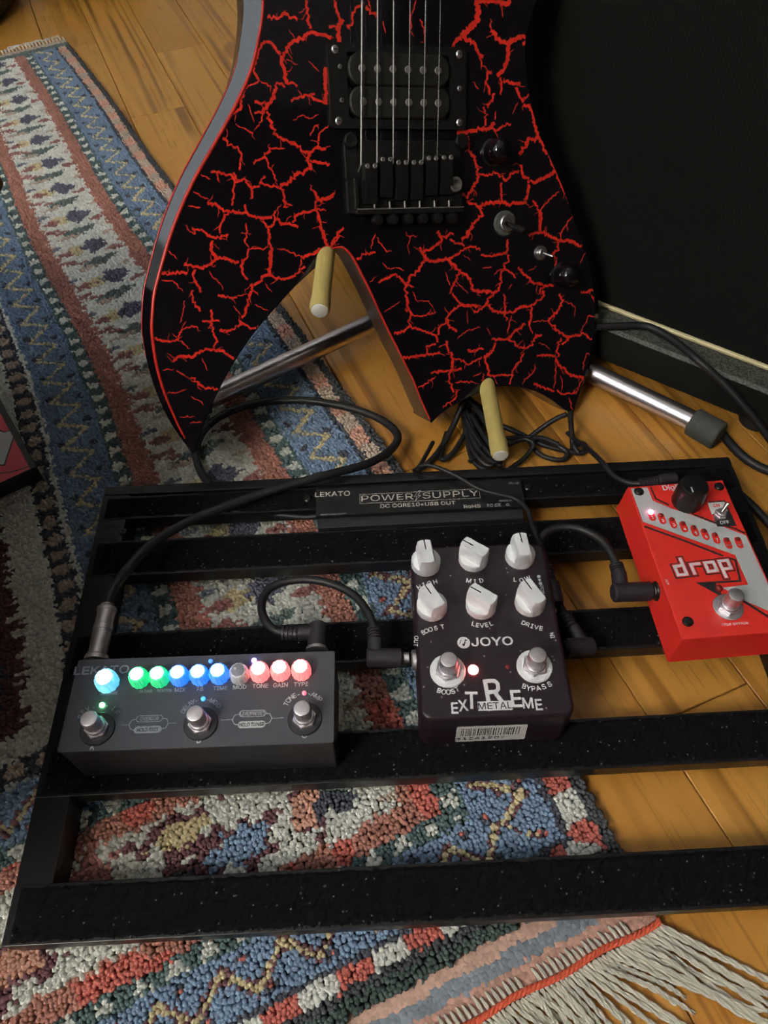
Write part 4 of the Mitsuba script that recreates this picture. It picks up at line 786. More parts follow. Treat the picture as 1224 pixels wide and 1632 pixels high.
# ------------------------------------------------------------------ the electric guitar
GU, GS, GN, GB = np.array([0.95522, 0.20552, -0.21287]), np.array([0.0594, 0.57156, 0.8184]), np.array([0.28987, -0.7944, 0.53376]), np.array([0.0274, 0.48006, 0.16071])
GMX = np.eye(4); GMX[:3, 0], GMX[:3, 1], GMX[:3, 2], GMX[:3, 3] = GU, GS, GN, GB
if np.linalg.det(GMX[:3, :3]) < 0: raise ValueError('frame')
CRACKS = '''
14: -896,1045 -836,1046 -803,1072 -771,1071 -711,1049
14: -655,1162 -644,1107 -640,1052 -629,1010
17: -495,975 -552,984 -607,993 -635,991
17: -635,986 -686,957 -714,945 -736,929 -781,887 -798,847 -809,846
19: -809,846 -816,807 -801,741 -786,694
14: -911,913 -873,916 -852,890 -820,855
11: -916,917 -950,876 -973,822 -986,764 -1003,744
11: -786,694 -746,697 -719,684
10: -797,673 -824,700 -858,683
17: -858,678 -871,609 -905,567 -940,525 -946,515
14: -918,527 -897,469 -877,410 -822,373 -754,352 -697,319 -675,300
11: -992,745 -961,699
7: -961,699 -989,682 -1033,665 -1044,644
6: -961,699 -886,671 -892,637
12: -1044,654 -1068,594 -1081,535 -1126,498
12: -993,576 -927,575 -905,567
11: -995,512 -940,525
6: -940,525 -953,465 -1005,412
6: -1118,444 -1065,418 -1021,401 -995,363
12: -760,598 -703,622 -657,645 -606,649
13: -646,641 -589,615 -532,609
20: -534,807 -539,713 -529,595
11: -1198,360 -1167,322 -1113,310 -1087,267 -1100,225 -1102,180
12: -1284,160 -1229,158 -1175,150 -1121,117 -1066,125 -1034,80 -977,88
10: -1142,162 -1121,122 -1151,70 -1148,18 -1162,-35
10: -977,103 -941,151
10: -1034,80 -1024,44 -1042,12
12: -1012,220 -960,253 -914,286 -902,323
8: -902,313 -806,323
8: -926,265 -917,215 -884,165 -862,124
10: -965,109 -909,85 -852,88
17: -675,300 -651,311 -652,249 -641,224 -676,190 -735,172 -794,122 -840,94
14: -651,301 -605,330 -534,334
8: -587,325 -592,387 -568,440 -516,474
14: -640,260 -582,253 -511,241
8: -638,405 -609,458 -580,475
14: -840,94 -824,52 -814,0 -797,-32
8: -808,-5 -762,-20
8: -643,113 -608,51 -597,19 -537,32 -489,72
14: -1315,-20 -1261,-38 -1197,-73 -1130,-76 -1073,-68 -1018,-98 -950,-101
10: -1077,-21 -1073,-68
12: -1186,-77 -1216,-115 -1240,-163 -1248,-206
8: -1436,-45 -1361,-53
11: -1422,-179 -1368,-188 -1315,-218 -1272,-239 -1192,-210
12: -1295,-250 -1309,-303 -1283,-346
14: -950,-101 -903,-94
11: -962,-123 -929,-165 -893,-142 -881,-110 -885,-56
14: -881,-104 -846,-130 -788,-134 -730,-154
12: -764,-127 -740,-83 -681,-60 -609,-36
14: -929,-165 -925,-241 -909,-295 -918,-372 -926,-466
14: -609,-25 -586,-89 -563,-176 -533,-253
10: -608,18 -609,-36 -537,-44
8: -1076,-137 -1067,-190 -1087,-255 -1060,-298
6: -1465,-160 -1403,-221 -1422,-169
6: -1398,38 -1346,10 -1304,-9
7: -1349,142 -1286,115
5: -1037,558 -997,462
5: -751,489 -694,523 -637,506 -579,536
5: -788,829 -711,807
5: -762,993 -725,944
5: -643,832 -576,779
11: -1060,-294 -1085,-360 -1109,-382 -1122,-404
8: -1060,-299 -1002,-292 -932,-285
14: -1485,-399 -1426,-414 -1360,-424 -1314,-396 -1290,-363 -1250,-352 -1188,-367 -1132,-382
12: -1307,-267 -1304,-321 -1284,-358
14: -1122,-404 -1101,-459 -1079,-492
14: -1631,-460 -1582,-454 -1527,-448 -1467,-452
12: -1416,-430 -1436,-485 -1405,-528 -1385,-572
6: -1327,-440 -1307,-483 -1258,-516 -1243,-560
14: -921,-302 -924,-390 -932,-457
14: -932,-462 -880,-484 -808,-478 -772,-466
11: -772,-466 -723,-420 -686,-403
14: -932,-457 -961,-457 -998,-502 -1040,-525
14: -1051,-514 -1047,-559 -1079,-626 -1099,-695 -1124,-740
8: -1041,-559 -1013,-592
12: -1279,-593 -1222,-599 -1153,-604
7: -1153,-593 -1083,-581
12: -1440,-561 -1445,-638 -1408,-666 -1398,-694
12: -1324,-683 -1333,-756 -1325,-819 -1305,-876 -1320,-934
10: -1390,-756 -1334,-762 -1276,-756
14: -1593,-1021 -1540,-981 -1473,-994 -1413,-949 -1320,-945 -1263,-958 -1218,-994 -1195,-1012
12: -1279,-825 -1210,-820 -1150,-791 -1126,-774
12: -1142,-751 -1126,-780 -1091,-798 -1033,-810
12: -1704,-860 -1656,-883 -1601,-884 -1550,-879
8: -1556,-878 -1541,-828 -1494,-794 -1438,-795 -1405,-818
7: -1545,-884 -1480,-937
12: -1487,-1128 -1448,-1164 -1415,-1195 -1346,-1203 -1311,-1216
7: -1647,-1229 -1579,-1225 -1520,-1203
6: -1495,-1258 -1432,-1284 -1411,-1321
6: -1578,-1392 -1474,-1397
6: -1512,-1438 -1430,-1441
6: -1580,-1079 -1537,-1103 -1493,-1139
7: -874,-290 -804,-299 -733,-331 -709,-342
17: -709,-342 -649,-324 -588,-295 -527,-282
11: -533,-260 -515,-282 -490,-259 -448,-191
6: -709,-342 -723,-409
5: -1495,-627 -1511,-705 -1537,-772
5: -1634,-498 -1553,-508 -1502,-572
5: -1179,-660 -1135,-717
5: -1039,-649 -945,-695
5: -963,-513 -918,-569
5: -1404,-1002 -1374,-1084
5: -1665,-1077 -1591,-1067
5: -1578,-316 -1522,-368
14: -583,-139 -554,-211 -524,-266
12: -504,-256 -463,-200 -418,-143
14: -625,-309 -564,-285 -524,-275
12: -320,-350 -279,-321 -217,-306 -185,-300
7: -217,-277 -207,-221 -187,-174
7: -176,-201 -134,-257 -112,-284 -64,-293
14: 282,-142 300,-189 307,-218 264,-238 232,-267 156,-288 139,-260
14: 301,-199 349,-178 398,-162
18: 179,-307 191,-346 279,-349 368,-333 400,-317
10: 145,-279 179,-317
16: 180,-351 128,-424 74,-464 59,-503
16: 368,-338 426,-381 451,-420 508,-439 551,-489 572,-550 642,-554 705,-549
12: 451,-425 420,-490 400,-541 384,-571
6: 349,-422 369,-481 399,-520
12: 400,-317 455,-287 498,-252 555,-246
14: 547,-105 516,-164 462,-199
12: 372,-197 430,-229 487,-242
10: 543,-246 613,-269
12: -162,-501 -87,-466 -40,-441 -1,-470 43,-509 60,-523
14: 43,-513 45,-582 63,-642 59,-702
8: 59,-513 109,-528
6: 99,-562 123,-612 146,-637
12: 64,-682 93,-722 72,-762 73,-803
8: 93,-722 160,-737 227,-717 288,-702
12: -36,-853 30,-838 84,-808 140,-819 209,-845 289,-872
12: 407,-571 449,-621 480,-657 429,-682 374,-723 365,-764
12: 480,-652 555,-662 625,-657
14: 364,-743 395,-795 455,-847
12: 365,-764 321,-805 300,-867 308,-919
14: 34,-1023 101,-1019 169,-1010 226,-1006 329,-997
10: 226,-1001 224,-949 291,-929
7: 316,-960 372,-930
14: 371,-909 385,-972 428,-1015 431,-1079 417,-1143
10: 441,-1047 506,-1049 567,-1088 602,-1067 672,-1036
12: 260,-1144 323,-1135 404,-1132 510,-1118
12: 416,-1132 407,-1197 434,-1252 453,-1296
8: 462,-1220 527,-1216 617,-1225
10: 477,-1286 473,-1335 416,-1377 370,-1408
8: 160,-1253 233,-1213 301,-1172
5: -115,-701 -51,-662 2,-627
8: 549,-975 597,-986 668,-972
6: 463,-900 508,-858 576,-828 647,-818
4: 534,-693 539,-786
6: -35,-398 30,-416
5: -132,-370 -89,-408 -35,-398
5: -225,-496 -173,-457
4: 34,-158 45,-186 120,-184
5: 77,-185 52,-252 65,-309
5: 608,-1181 679,-1150
9: 692,-1161 703,-1249 741,-1273
5: 258,-662 223,-627 145,-622
14: 826,-188 826,-267 816,-292
12: 620,-301 689,-305 746,-294 810,-287
12: 840,-297 843,-337 810,-368 824,-398
10: 824,-398 873,-417 912,-458
7: 733,-434 766,-409 801,-398 824,-398
14: 930,-381 981,-426 1019,-446 1053,-487 1121,-497 1171,-507 1245,-506
16: 994,-154 1076,-131 1161,-149 1251,-192 1311,-185 1374,-194 1452,-228
16: 1082,-3 1087,-62 1081,-121
9: 1360,-3 1321,-44 1290,-95 1265,-156 1262,-187
14: 1251,-197 1256,-248 1210,-279
12: 1210,-279 1252,-330 1235,-402
8: 1235,-402 1223,-475
12: 577,-552 647,-557 706,-562 765,-561
12: 790,-408 795,-479 776,-551 708,-592 688,-654
12: 479,-654 537,-654 642,-664
14: 586,-706 654,-675 698,-623
16: 700,-654 750,-696 835,-706 907,-706 965,-675 1025,-665
10: 825,-571 837,-654 847,-717 857,-769
8: 896,-727 890,-801 876,-865
14: 1025,-665 1073,-654 1107,-622 1155,-601 1162,-549
8: 1127,-570 1136,-528 1172,-517
14: 1062,-665 1068,-739 1055,-803
8: 1055,-803 1092,-867
14: 1301,-569 1326,-633 1301,-697 1242,-739 1221,-777
5: 1345,-632 1409,-643 1451,-675 1445,-740
14: 1221,-777 1275,-815 1330,-859 1410,-893 1474,-888 1537,-867 1607,-906 1669,-930
6: 1510,-861 1543,-806 1573,-730 1639,-741
10: 1411,-898 1389,-937 1352,-947
14: 747,-906 813,-907 885,-903 919,-866 977,-823 1023,-792
12: 885,-903 936,-930 977,-974 1038,-970 1087,-954 1108,-911 1130,-879 1174,-879
14: 778,-928 770,-981 724,-1024 689,-1039
14: 695,-1039 716,-1088 733,-1154 746,-1176
10: 746,-1176 820,-1178 894,-1180 956,-1182
10: 1029,-1008 997,-1073 952,-1127 943,-1182 924,-1248
14: 1347,-903 1326,-947 1319,-1002 1336,-1047
12: 1144,-1032 1219,-1028 1309,-1035
16: 1317,-1046 1336,-1114 1397,-1138 1468,-1196 1562,-1210 1602,-1269
8: 1317,-1113 1325,-1192 1319,-1272
9: 1036,-1251 1071,-1208 1130,-1165 1137,-1098
12: 1137,-1249 1217,-1280 1324,-1318
8: 1566,-1245 1535,-1325
10: 1349,-1307 1392,-1343 1470,-1340 1536,-1331
8: 1467,-1369 1478,-1416 1511,-1475
7: 1569,-1153 1573,-1074 1593,-1018 1637,-1053
14: 1483,-557 1540,-557 1602,-535
11: 1581,-578 1657,-616
10: 555,-988 602,-989 649,-969 685,-975
5: 1147,-933 1212,-956 1254,-990
5: 699,-821 738,-874
5: 1084,-781 1157,-766 1221,-777
4: 1015,-405 1085,-373
4: 1453,-347 1484,-284 1516,-232
4: 1457,-50 1504,-130
4: 858,-540 891,-499
4: 483,-304 542,-342
5: 637,-390 718,-389
5: 1364,-1193 1394,-1240 1389,-1320
5: 424,-483 532,-573
30: 491,1283 504,1235 498,1167 443,1112 398,1065
24: 476,1278 570,1288 644,1291 688,1279 740,1306
22: 393,1065 337,1009
22: 398,1065 446,1044 490,1031 502,1007
16: 502,1007 525,974 559,960
9: 526,957 551,916 591,885
9: 598,1186 600,1152 608,1119
22: 608,1119 648,1080 704,1060 748,1064 790,1085 866,1109
22: 748,1059 742,994 740,941 706,886 669,856
16: 591,876 629,875
13: 592,867 590,814 615,763 622,737
12: 697,850 707,797 705,743
16: 720,838 777,820 850,822
14: 813,796 851,745 882,711
9: 923,769 881,720
18: 883,693 947,680 964,626 994,544 1021,499
14: 660,749 635,702 616,656
10: 583,663 597,610 601,546
20: 390,492 466,497 531,514 630,530 672,569
10: 652,536 698,525 741,555 796,568
20: 1021,499 942,475 911,426 880,377
16: 1021,504 1075,426 1148,344
16: 473,474 482,411 512,357 548,312 545,275
14: 562,276 561,200 530,142 488,92 420,99
12: 570,239 638,232 700,250 753,219 789,201
12: 789,201 821,251 883,273
12: 756,190 749,123 770,65
16: 897,312 914,246 965,205 1024,203 1093,235 1173,278
20: 1148,344 1186,269 1243,183 1300,106 1359,18
16: 966,190 966,122 952,72 900,60
14: 484,54 559,38 606,20
18: 605,30 673,52 765,60 836,53 906,56
16: 583,19 615,-28 544,-89 512,-139 503,-190
12: 1011,84 1065,17
9: 1221,152 1154,100 1110,49 1077,18
18: 1071,17 1088,-42 1083,-123
8: 1360,2 1435,5
18: 847,1064 923,1089
7: 671,587 678,642
5: 538,766 492,807
5: 803,633 842,708
5: 678,1270 688,1203
14: -474,1181 -468,1135 -440,1090 -429,1063
22: -423,1083 -441,1033 -441,956
11: -508,1031 -463,1036
11: -395,1047 -355,1061 -355,1118 -315,1160 -281,1183
14: -269,1165 -223,1136 -188,1111
8: 97,1135 128,1089 135,1000
8: 29,1176 38,1090 33,1050
6: 69,1239 48,1159
6: -152,1100 -134,1034
7: -258,1204 -235,1168
13: -620,74 -582,29 -521,27 -478,68
'''
OUTLINE = '''-1025,1123 -1054,938 -1092,773 -1186,585 -1268,446 -1391,251 -1480,106 -1615,-174 -1718,-475 -1748,-574 -1768,-705 -1777,-792 -1775,-868 -1761,-1026 -1728,-1189 -1674,-1357 -1608,-1495 -1507,-1660 -1482,-1635 -1446,-1525 -1391,-1395 -1327,-1263 -1248,-1123 -1158,-983 -1035,-821 -874,-649 -723,-500 -601,-396 -521,-322 -484,-281 -423,-271 -382,-299 -351,-335 -300,-421 -235,-533 -170,-661 -92,-810 -25,-935 35,-1040 119,-1189 192,-1351 266,-1498 282,-1523 337,-1468 441,-1404 545,-1355 679,-1296 728,-1270 813,-1261 935,-1262 1063,-1281 1194,-1325 1332,-1398 1431,-1472 1521,-1499 1562,-1393 1596,-1280 1647,-1144 1668,-995 1682,-829 1680,-665 1640,-481 1588,-324 1520,-169 1445,-50 1343,157 1241,322 1142,469 1072,586 1015,703 967,846 937,985 932,1098 955,1223 991,1336'''
STRIPE_INNER = '''-900,1136 -915,1043 -915,931 -951,824 -1003,734 -1044,654 -1074,574 -1138,487 -1219,359 -1324,214 -1395,89 -1456,-25 -1541,-183 -1593,-299 -1640,-438 -1668,-519 -1697,-617 -1717,-770 -1719,-904 -1701,-1041 -1667,-1193 -1622,-1348 -1572,-1471 -1520,-1572 -1504,-1647'''
STRIPE_OUTER = '''-1025,1123 -1054,937 -1093,774 -1186,585 -1268,444 -1391,250 -1479,106 -1616,-175 -1718,-475 -1747,-574 -1768,-704 -1776,-792 -1776,-870 -1761,-1028 -1729,-1191 -1674,-1358 -1608,-1494 -1508,-1660'''
STRIPE_NOTCH = '''-524,-289 -484,-278 -423,-272 -382,-300 -351,-336 -299,-421 -235,-535 -170,-662 -92,-812 -23,-934 35,-1039 118,-1188 192,-1352 267,-1498'''

def pts_of(s): return np.array([[float(v) for v in q.split(',')] for q in s.split()]) / 10000
def G(mesh): return put(mesh, GMX)
k = GT = thing('electric_guitar', 'black electric guitar with a red crackle finish and pointed wings leaning on a stand', 'guitar')
out = pts_of(OUTLINE)
upper = np.array([(.1025, .150), (.108, .168), (.098, .180), (.070, .182), (.045, .190), (.034, .215), (.030, .245), (-.031, .245), (-.036, .215), (-.048, .192), (-.078, .188), (-.115, .212), (-.150, .236), (-.140, .205), (-.118, .165), (-.105, .138)])
full = np.vstack([out, upper])
# smooth between the corners
corner = [int(np.argmin(np.hypot(*(full - c).T))) for c in ((-.1507, -.1660), (-.0484, -.0281), (.0282, -.1523), (.1521, -.1499), (.108, .168), (.030, .245), (-.031, .245), (-.150, .236))]
order = sorted(corner); sm = []
for a_, b_ in zip(order, order[1:] + [order[0] + len(full)]):
    seg = np.array([full[i % len(full)] for i in range(a_, b_ + 1)])
    if len(seg) > 3:
        sp = spline(seg, 8)
        for _ in range(14): sp[1:-1] = .5 * sp[1:-1] + .25 * (sp[:-2] + sp[2:])
        seg = sp
    sm.append(seg[:-1])
full = np.vstack(sm)
pl_ = Polygon(full)
if not pl_.exterior.is_ccw: full = full[::-1]
full = full[np.r_[True, np.linalg.norm(np.diff(full, axis=0), axis=1) > 2e-4]]
nf = len(full); tg = np.roll(full, -1, 0) - np.roll(full, 1, 0); tg /= np.linalg.norm(tg, axis=1, keepdims=True); nin = np.c_[-tg[:, 1], tg[:, 0]]
def bevel_w(p):
    x, y = p
    l = np.interp(y, [-.166, -.140, -.08, -.02, .07, .113, .16, .236], [.0008, .0045, .0062, .0070, .0085, .0110, .008, .001]) if x < -.085 else 0
    r = np.interp(y, [-.15, -.11, -.05, .02, .10, .16, .18], [.0006, .004, .006, .0068, .0065, .005, .001]) if x > .088 and y > -.149 else 0
    return max(l, r, .0006)
bw = np.array([bevel_w(p) for p in full])
# the inner side of the left wing carries no bevel
inner_left = (full[:, 0] < -.05) & (nin[:, 0] < .12); bw[inner_left] = .0006
inner_right = (full[:, 0] > .085) & (full[:, 1] < -.12) & (nin[:, 1] > .55); bw[inner_right] = .0006
for _ in range(10): bw = .5 * bw + .25 * (np.roll(bw, 1) + np.roll(bw, -1))
inn = full + nin * bw[:, None]; drop = bw * .62
TH = .038
cap_poly = Polygon(inn).buffer(0)
if cap_poly.geom_type != 'Polygon': cap_poly = max(cap_poly.geoms, key=lambda g: g.area)
tv, tf = trimesh.creation.triangulate_polygon(cap_poly, engine='earcut')
topm = trimesh.Trimesh(np.c_[tv, np.zeros(len(tv))], tf, process=False)
if topm.face_normals[0, 2] < 0: topm.invert()
def band(a, za, b, zb):
    v = np.vstack([np.c_[a, za * np.ones(len(a))], np.c_[b, zb * np.ones(len(b))]]); i = np.arange(len(a)); j = (i + 1) % len(a); n_ = len(a)
    return trimesh.Trimesh(v, np.vstack([np.c_[i, j, j + n_], np.c_[i, j + n_, i + n_]]), process=False)
mid = full + nin * (bw * .9)[:, None]
bev = cat(band(full, -drop, mid, -drop * .09), band(mid, -drop * .09, inn, 0))
part(k, 'body', G(cat(topm, bev)), 'm_gloss_black', smooth=28)
bv, bf = trimesh.creation.triangulate_polygon(Polygon(full).buffer(-.002), engine='earcut'); bk = trimesh.Trimesh(np.c_[bv, np.full(len(bv), -TH)], bf, process=False)
if bk.face_normals[0, 2] > 0: bk.invert()
part(k, 'body_side', G(cat(band(full + nin * .002, -TH, full, -TH + .004), band(full, -TH + .004, full, -drop))), 'm_body_side', smooth=40, label='dark glossy sides of the body')
part(k, 'body_back', G(bk), 'm_gloss_black', smooth=False)
# crackle paint
rc = np.random.default_rng(21)
def jag(p, w, taper):
    p = np.asarray(p); L = np.r_[0, np.cumsum(np.linalg.norm(np.diff(p, axis=0), axis=1))]; n = max(4, int(L[-1] / .0011))
    u = np.linspace(0, L[-1], n); q = np.c_[np.interp(u, L, p[:, 0]), np.interp(u, L, p[:, 1])]
    t = np.gradient(q, axis=0); t /= np.linalg.norm(t, axis=1, keepdims=True) + 1e-12; m = np.c_[-t[:, 1], t[:, 0]]
    am = min(.00055, .00018 + .28 * w); off = rc.normal(0, am, n); off[0] = off[-1] = 0
    wl = w / 2 * (.55 + .85 * rc.random(n)); wr = w / 2 * (.55 + .85 * rc.random(n))
    if taper: k_ = np.clip(np.minimum(np.linspace(.5, 4.5, n), np.linspace(4.5, .2, n)), 0, 1); wl *= k_; wr *= k_
    q = q + m * off[:, None]
    return Polygon(np.vstack([q + m * wl[:, None], (q - m * wr[:, None])[::-1]])).buffer(.00004), q
polys = []
for line in CRACKS.strip().splitlines():
    w_, ps = line.split(':'); w_ = int(w_) / 10000 * 1.22; p = pts_of(ps)
    g_, q_ = jag(p, w_, w_ < .0011); polys.append(g_)
    if w_ > .0009:
        L = len(q_)
        for _ in range(int(L / 7)):
            i = rc.integers(0, L - 1); d = q_[i + 1] - q_[i]; a_ = math.atan2(d[1], d[0]) + rc.choice((-1, 1)) * rc.uniform(.5, 1.5); ln_ = rc.uniform(.0022, .0075)
            pp = [q_[i]]
            for s_ in range(3): a_ += rc.normal(0, .45); pp.append(pp[-1] + ln_ / 3 * np.array([math.cos(a_), math.sin(a_)]))
            polys.append(jag(np.array(pp), .00042, True)[0])
cr = unary_union([g.buffer(0) for g in polys]).intersection(cap_poly.buffer(-.0002))
def on_face(poly, h=.00010, z=.00006): return G(put(extrude(poly, h), trimesh.transformations.translation_matrix((0, 0, z))))
part(k, 'crackle_paint', on_face(cr), 'm_crack', smooth=False, kind='stuff', label='jagged red cracks of the crackle finish')
si = pts_of(STRIPE_INNER); so = pts_of(STRIPE_OUTER); sn = pts_of(STRIPE_NOTCH)
# the stripes ride on the crest of the bevel and on the outer edge
def ride(sel, base, z, w0, w1, r0_):
    p = np.c_[base[sel], z[sel]]; return p
il = np.where((bw > .0022) & (full[:, 0] < -.08) & (full[:, 1] < .16))[0]
il = il[np.argsort(full[il, 1])]
pi = np.c_[inn[il] , np.full(len(il), .0001)]
wgt = np.interp(pi[:, 1], [-.166, -.150, -.10, .02, .06, .10, .16], [.0003, .0010, .0016, .0016, .0015, .0012, .0010])
part(k, 'edge_stripe', G(tube(pi, wgt * .72, 8)), 'm_crack', smooth=60, label='red stripe along the edge of the top')
ol = il[(full[il, 1] < .085) & (full[il, 1] > -.10)]
part(k, 'edge_stripe', G(tube(np.c_[full[ol], -drop[ol] + .0001], np.interp(full[ol, 1], [-.1, -.06, .03, .085], [.0002, .0005, .0006, .0002]), 6)), 'm_crack', smooth=60)
spn = spline(sn, 6); part(k, 'edge_stripe', G(tube(np.c_[spn, np.full(len(spn), .0001)], np.interp(np.arange(len(spn)), [0, 8, len(spn) * .4, len(spn)], [.0004, .0007, .0009, .0006]), 8)), 'm_crack', smooth=60)
# hardware -- local frame in metres: x across, y along the strings, z off the face
ring_o = np.array([(-0.0519, 0.0948), (0.0428, 0.1010), (0.0422, 0.0504), (-0.0523, 0.0451)])
rx0, rx1, ry0, ry1 = -.0520, .0425, .0478, .0965
rsk = 0.062                                               # the ring follows the strings
HM = trimesh.transformations.rotation_matrix(math.radians(3.2), (0, 0, 1), (-.004, .072, 0))
def H(m): return G(put(m, HM))
frame_ = Polygon([(rx0, ry0), (rx1, ry0), (rx1, ry1), (rx0, ry1)]).buffer(-.003).buffer(.003, 5).difference(Polygon([(-.0400, .0535), (.0305, .0535), (.0305, .0915), (-.0400, .0915)]).buffer(-.002).buffer(.002, 4))
R_K = part(k, 'pickup_ring', H(put(extrude(frame_, .0046), trimesh.transformations.translation_matrix((0, 0, .0001)))), 'm_satin_black', smooth=30)
for sx, sy, r_ in ((-.0472, .0925, .0024), (.0376, .0925, .0024), (-.0472, .0520, .0024), (.0376, .0520, .0024), (.0378, .0725, .0018), (-.0445, .0830, .0015), (-.0445, .0640, .0015)):
    s_ = part(R_K, 'screw', H(put(lathe([(r_, 0), (r_, .0005), (r_ * .7, .0011), (r_ * .2, .0012)], sides=16), trimesh.transformations.translation_matrix((sx, sy, .0047)))), 'm_steel' if r_ > .0016 else 'm_dull_steel')
    part(s_, 'slot', H(put(cat(box(-r_ * .6, r_ * .6, -.0002, .0002, .0009, .0014), box(-.0002, .0002, -r_ * .6, r_ * .6, .0009, .0014)), trimesh.transformations.translation_matrix((sx, sy, .0047)))), 'm_rubber', smooth=False)
sx_t = np.array([((-0.0329, 0.1164)), ((-0.0228, 0.1175)), ((-0.0124, 0.1186)), ((-0.0016, 0.1197)), ((0.0089, 0.1208)), ((0.0189, 0.1219))])
sx_b = np.array([((-0.0330, 0.0240)), ((-0.0221, 0.0261)), ((-0.0109, 0.0260)), ((-0.0003, 0.0257)), ((0.0101, 0.0286)), ((0.0202, 0.0299))])
for yb in (.0630, .0820):
    kk = part(k, 'pickup_coil', H(put(slab(.0700, .0187, .0085, [(0, .0002), (0, .0064), (.0006, .0071), (.0014, .0074)], 8), trimesh.transformations.translation_matrix((-.0048, yb, 0)))), 'm_bobbin', smooth=40)
    for i in range(6):
        part(kk, 'pole_piece', H(lathe([(.0024, .007), (.0024, .0078), (.0020, .0081), (.0003, .0081)], (-.0048 + (i - 2.5) * .0104, yb, 0), 16)), 'm_dull_steel', smooth=40)
# tremolo bridge
k2 = key_for(f'{k}__bridge'); labels[k2] = {'label': 'black tremolo bridge'}
def Bx(x0, x1, y0, y1, z0, z1, r=.001, e=.0004): return H(rbox(x0, x1, y0, y1, z0, z1, r, e))
part(k2, 'plate', Bx(-.0440, .0385, .0170, .0410, .0001, .0040), 'm_satin_black')
part(k2, 'plate', Bx(-.0440, .0390, -.0040, .0168, .0003, .0060), 'm_satin_black')
part(k2, 'rear_lip', Bx(-.0400, .0370, -.0050, -.0018, .0060, .0130), 'm_satin_black')
part(k2, 'rear_edge', Bx(-.0400, .0370, -.0020, -.0012, .0128, .0136, .0002, .0001), 'm_dull_steel')
part(k2, 'side_wall', Bx(-.0400, -.0375, -.0020, .0180, .0060, .0100), 'm_satin_black')
for i in range(6):
    xb = float(sx_b[i][0]); yo = (0, .004, .002, .002, .0045, .0050)[i]
    xs = -.0290 + i * .0108
    part(k2, 'saddle', H(loft([np.c_[rrect(.0094, .026, .001, 2) + (xs, .0145 + yo), np.full(12, .0060)], np.c_[rrect(.0090, .0256, .001, 2) + (xs, .0145 + yo), np.full(12, .0105)], np.c_[rrect(.0084, .0140, .001, 2) + (xs, .0195 + yo), np.full(12, .0128)]])), 'm_satin_black', smooth=30)
    for dx in (-.0026, .0026):
        part(k2, 'saddle_screw', H(lathe([(.0016, .0125), (.0016, .0138), (.0010, .0141), (.0004, .0132)], (xs + dx, .0245 + yo, 0), 12)), 'm_dull_steel', smooth=40)
    part(k2, 'fine_tuner', H(lathe([(.0030, .0080), (.0036, .0085), (.0036, .0140), (.0030, .0150), (.0010, .0152)], (xs + .0035, -.0085, 0), 18)), 'm_satin_black', smooth=40)
    part(k2, 'spring_screw', H(rod((xs + .0030, .0030, .0085), (xs + .0030, -.0060, .0090), [(0, .0015), (1, .0015)], 10)), 'm_satin_black')
for cx in (-.0400, .0385):
    part(k2, 'post', H(lathe([(.0046, .0040), (.0046, .0075), (.0040, .0082), (.0010, .0080)], (cx, .0405, 0), 20)), 'm_satin_black', smooth=40)
part(k2, 'arm_socket', H(lathe([(.0050, .0060), (.0050, .0110), (.0044, .0116), (.0032, .0116), (.0030, .0075)], (.0320, .0130, 0), 22)), 'm_dull_steel', smooth=40)
for i in range(6):
    a3 = np.array([sx_b[i][0], sx_b[i][1], .0125]); d3 = np.array([sx_t[i][0], sx_t[i][1], .0120]) - a3; e3 = a3 + d3 * 2.2
    part(k, 'string', G(tube([a3 + (0, -.004, -.006), a3 + (0, -.0005, -.0008), a3, e3], (.00062, .00054, .00046, .00028, .00024, .00020)[i], 8)), 'm_string', smooth=50)
# knobs and switches
def knob(o, r, h, lb):
    part(k, 'knob', G(lathe([(r * 1.15, 0), (r * 1.18, .0012), (r * 1.02, .002), (r, h * .55), (r * .93, h * .80), (r * .72, h * .94), (r * .35, h * 1.0), (r * .05, h * 1.01)], (o[0], o[1], 0), 36)), 'm_gloss_black', smooth=50, label=lb)
knob((0.0672, 0.0381), .0080, .017, 'black dome knob'); knob((0.1307, -0.0438), .0085, .017, 'black dome knob')
o = (0.0795, -0.0081); kk = key_for(f'{k}__toggle_switch'); T3 = lambda m: G(put(m, trimesh.transformations.translation_matrix((o[0], o[1], 0))))
part(kk, 'collar', T3(lathe([(.0088, 0), (.0088, .0012), (.0080, .0020), (.0062, .0020)], sides=36)), 'm_grey_rubber', smooth=40)
part(kk, 'bush', T3(lathe([(.0058, .0015), (.0058, .0050), (.0050, .0058), (.0034, .0058), (.0030, .0035)], sides=28)), 'm_steel', smooth=40)
part(kk, 'lever', T3(rod((0, 0, .003), (.0075, -.0060, .0190), [(0, .0016), (.5, .0019), (.55, .0026), (.95, .0027), (1, .0016)], 16)), 'm_satin_black')
o2 = (0.1104, -0.0277); kk = key_for(f'{k}__toggle_switch'); T4 = lambda m: G(put(m, trimesh.transformations.translation_matrix((o2[0], o2[1], 0))))
part(kk, 'washer', T4(lathe([(.0053, 0), (.0053, .0010), (.0048, .0016), (.0030, .0016)], sides=30)), 'm_steel', smooth=40)
part(kk, 'bush', T4(lathe([(.0029, .0012), (.0029, .0040), (.0024, .0044), (.0012, .0042)], sides=20)), 'm_steel', smooth=40)
part(kk, 'lever', T4(rod((0, 0, .003), (.0052, -.0024, .0100), [(0, .0008), (.8, .0011), (1, .0007)], 12)), 'm_steel')
part(k, 'neck', G(rbox(-.029, .027, .150, .480, -.018, .0065, .003)), 'm_satin_black')

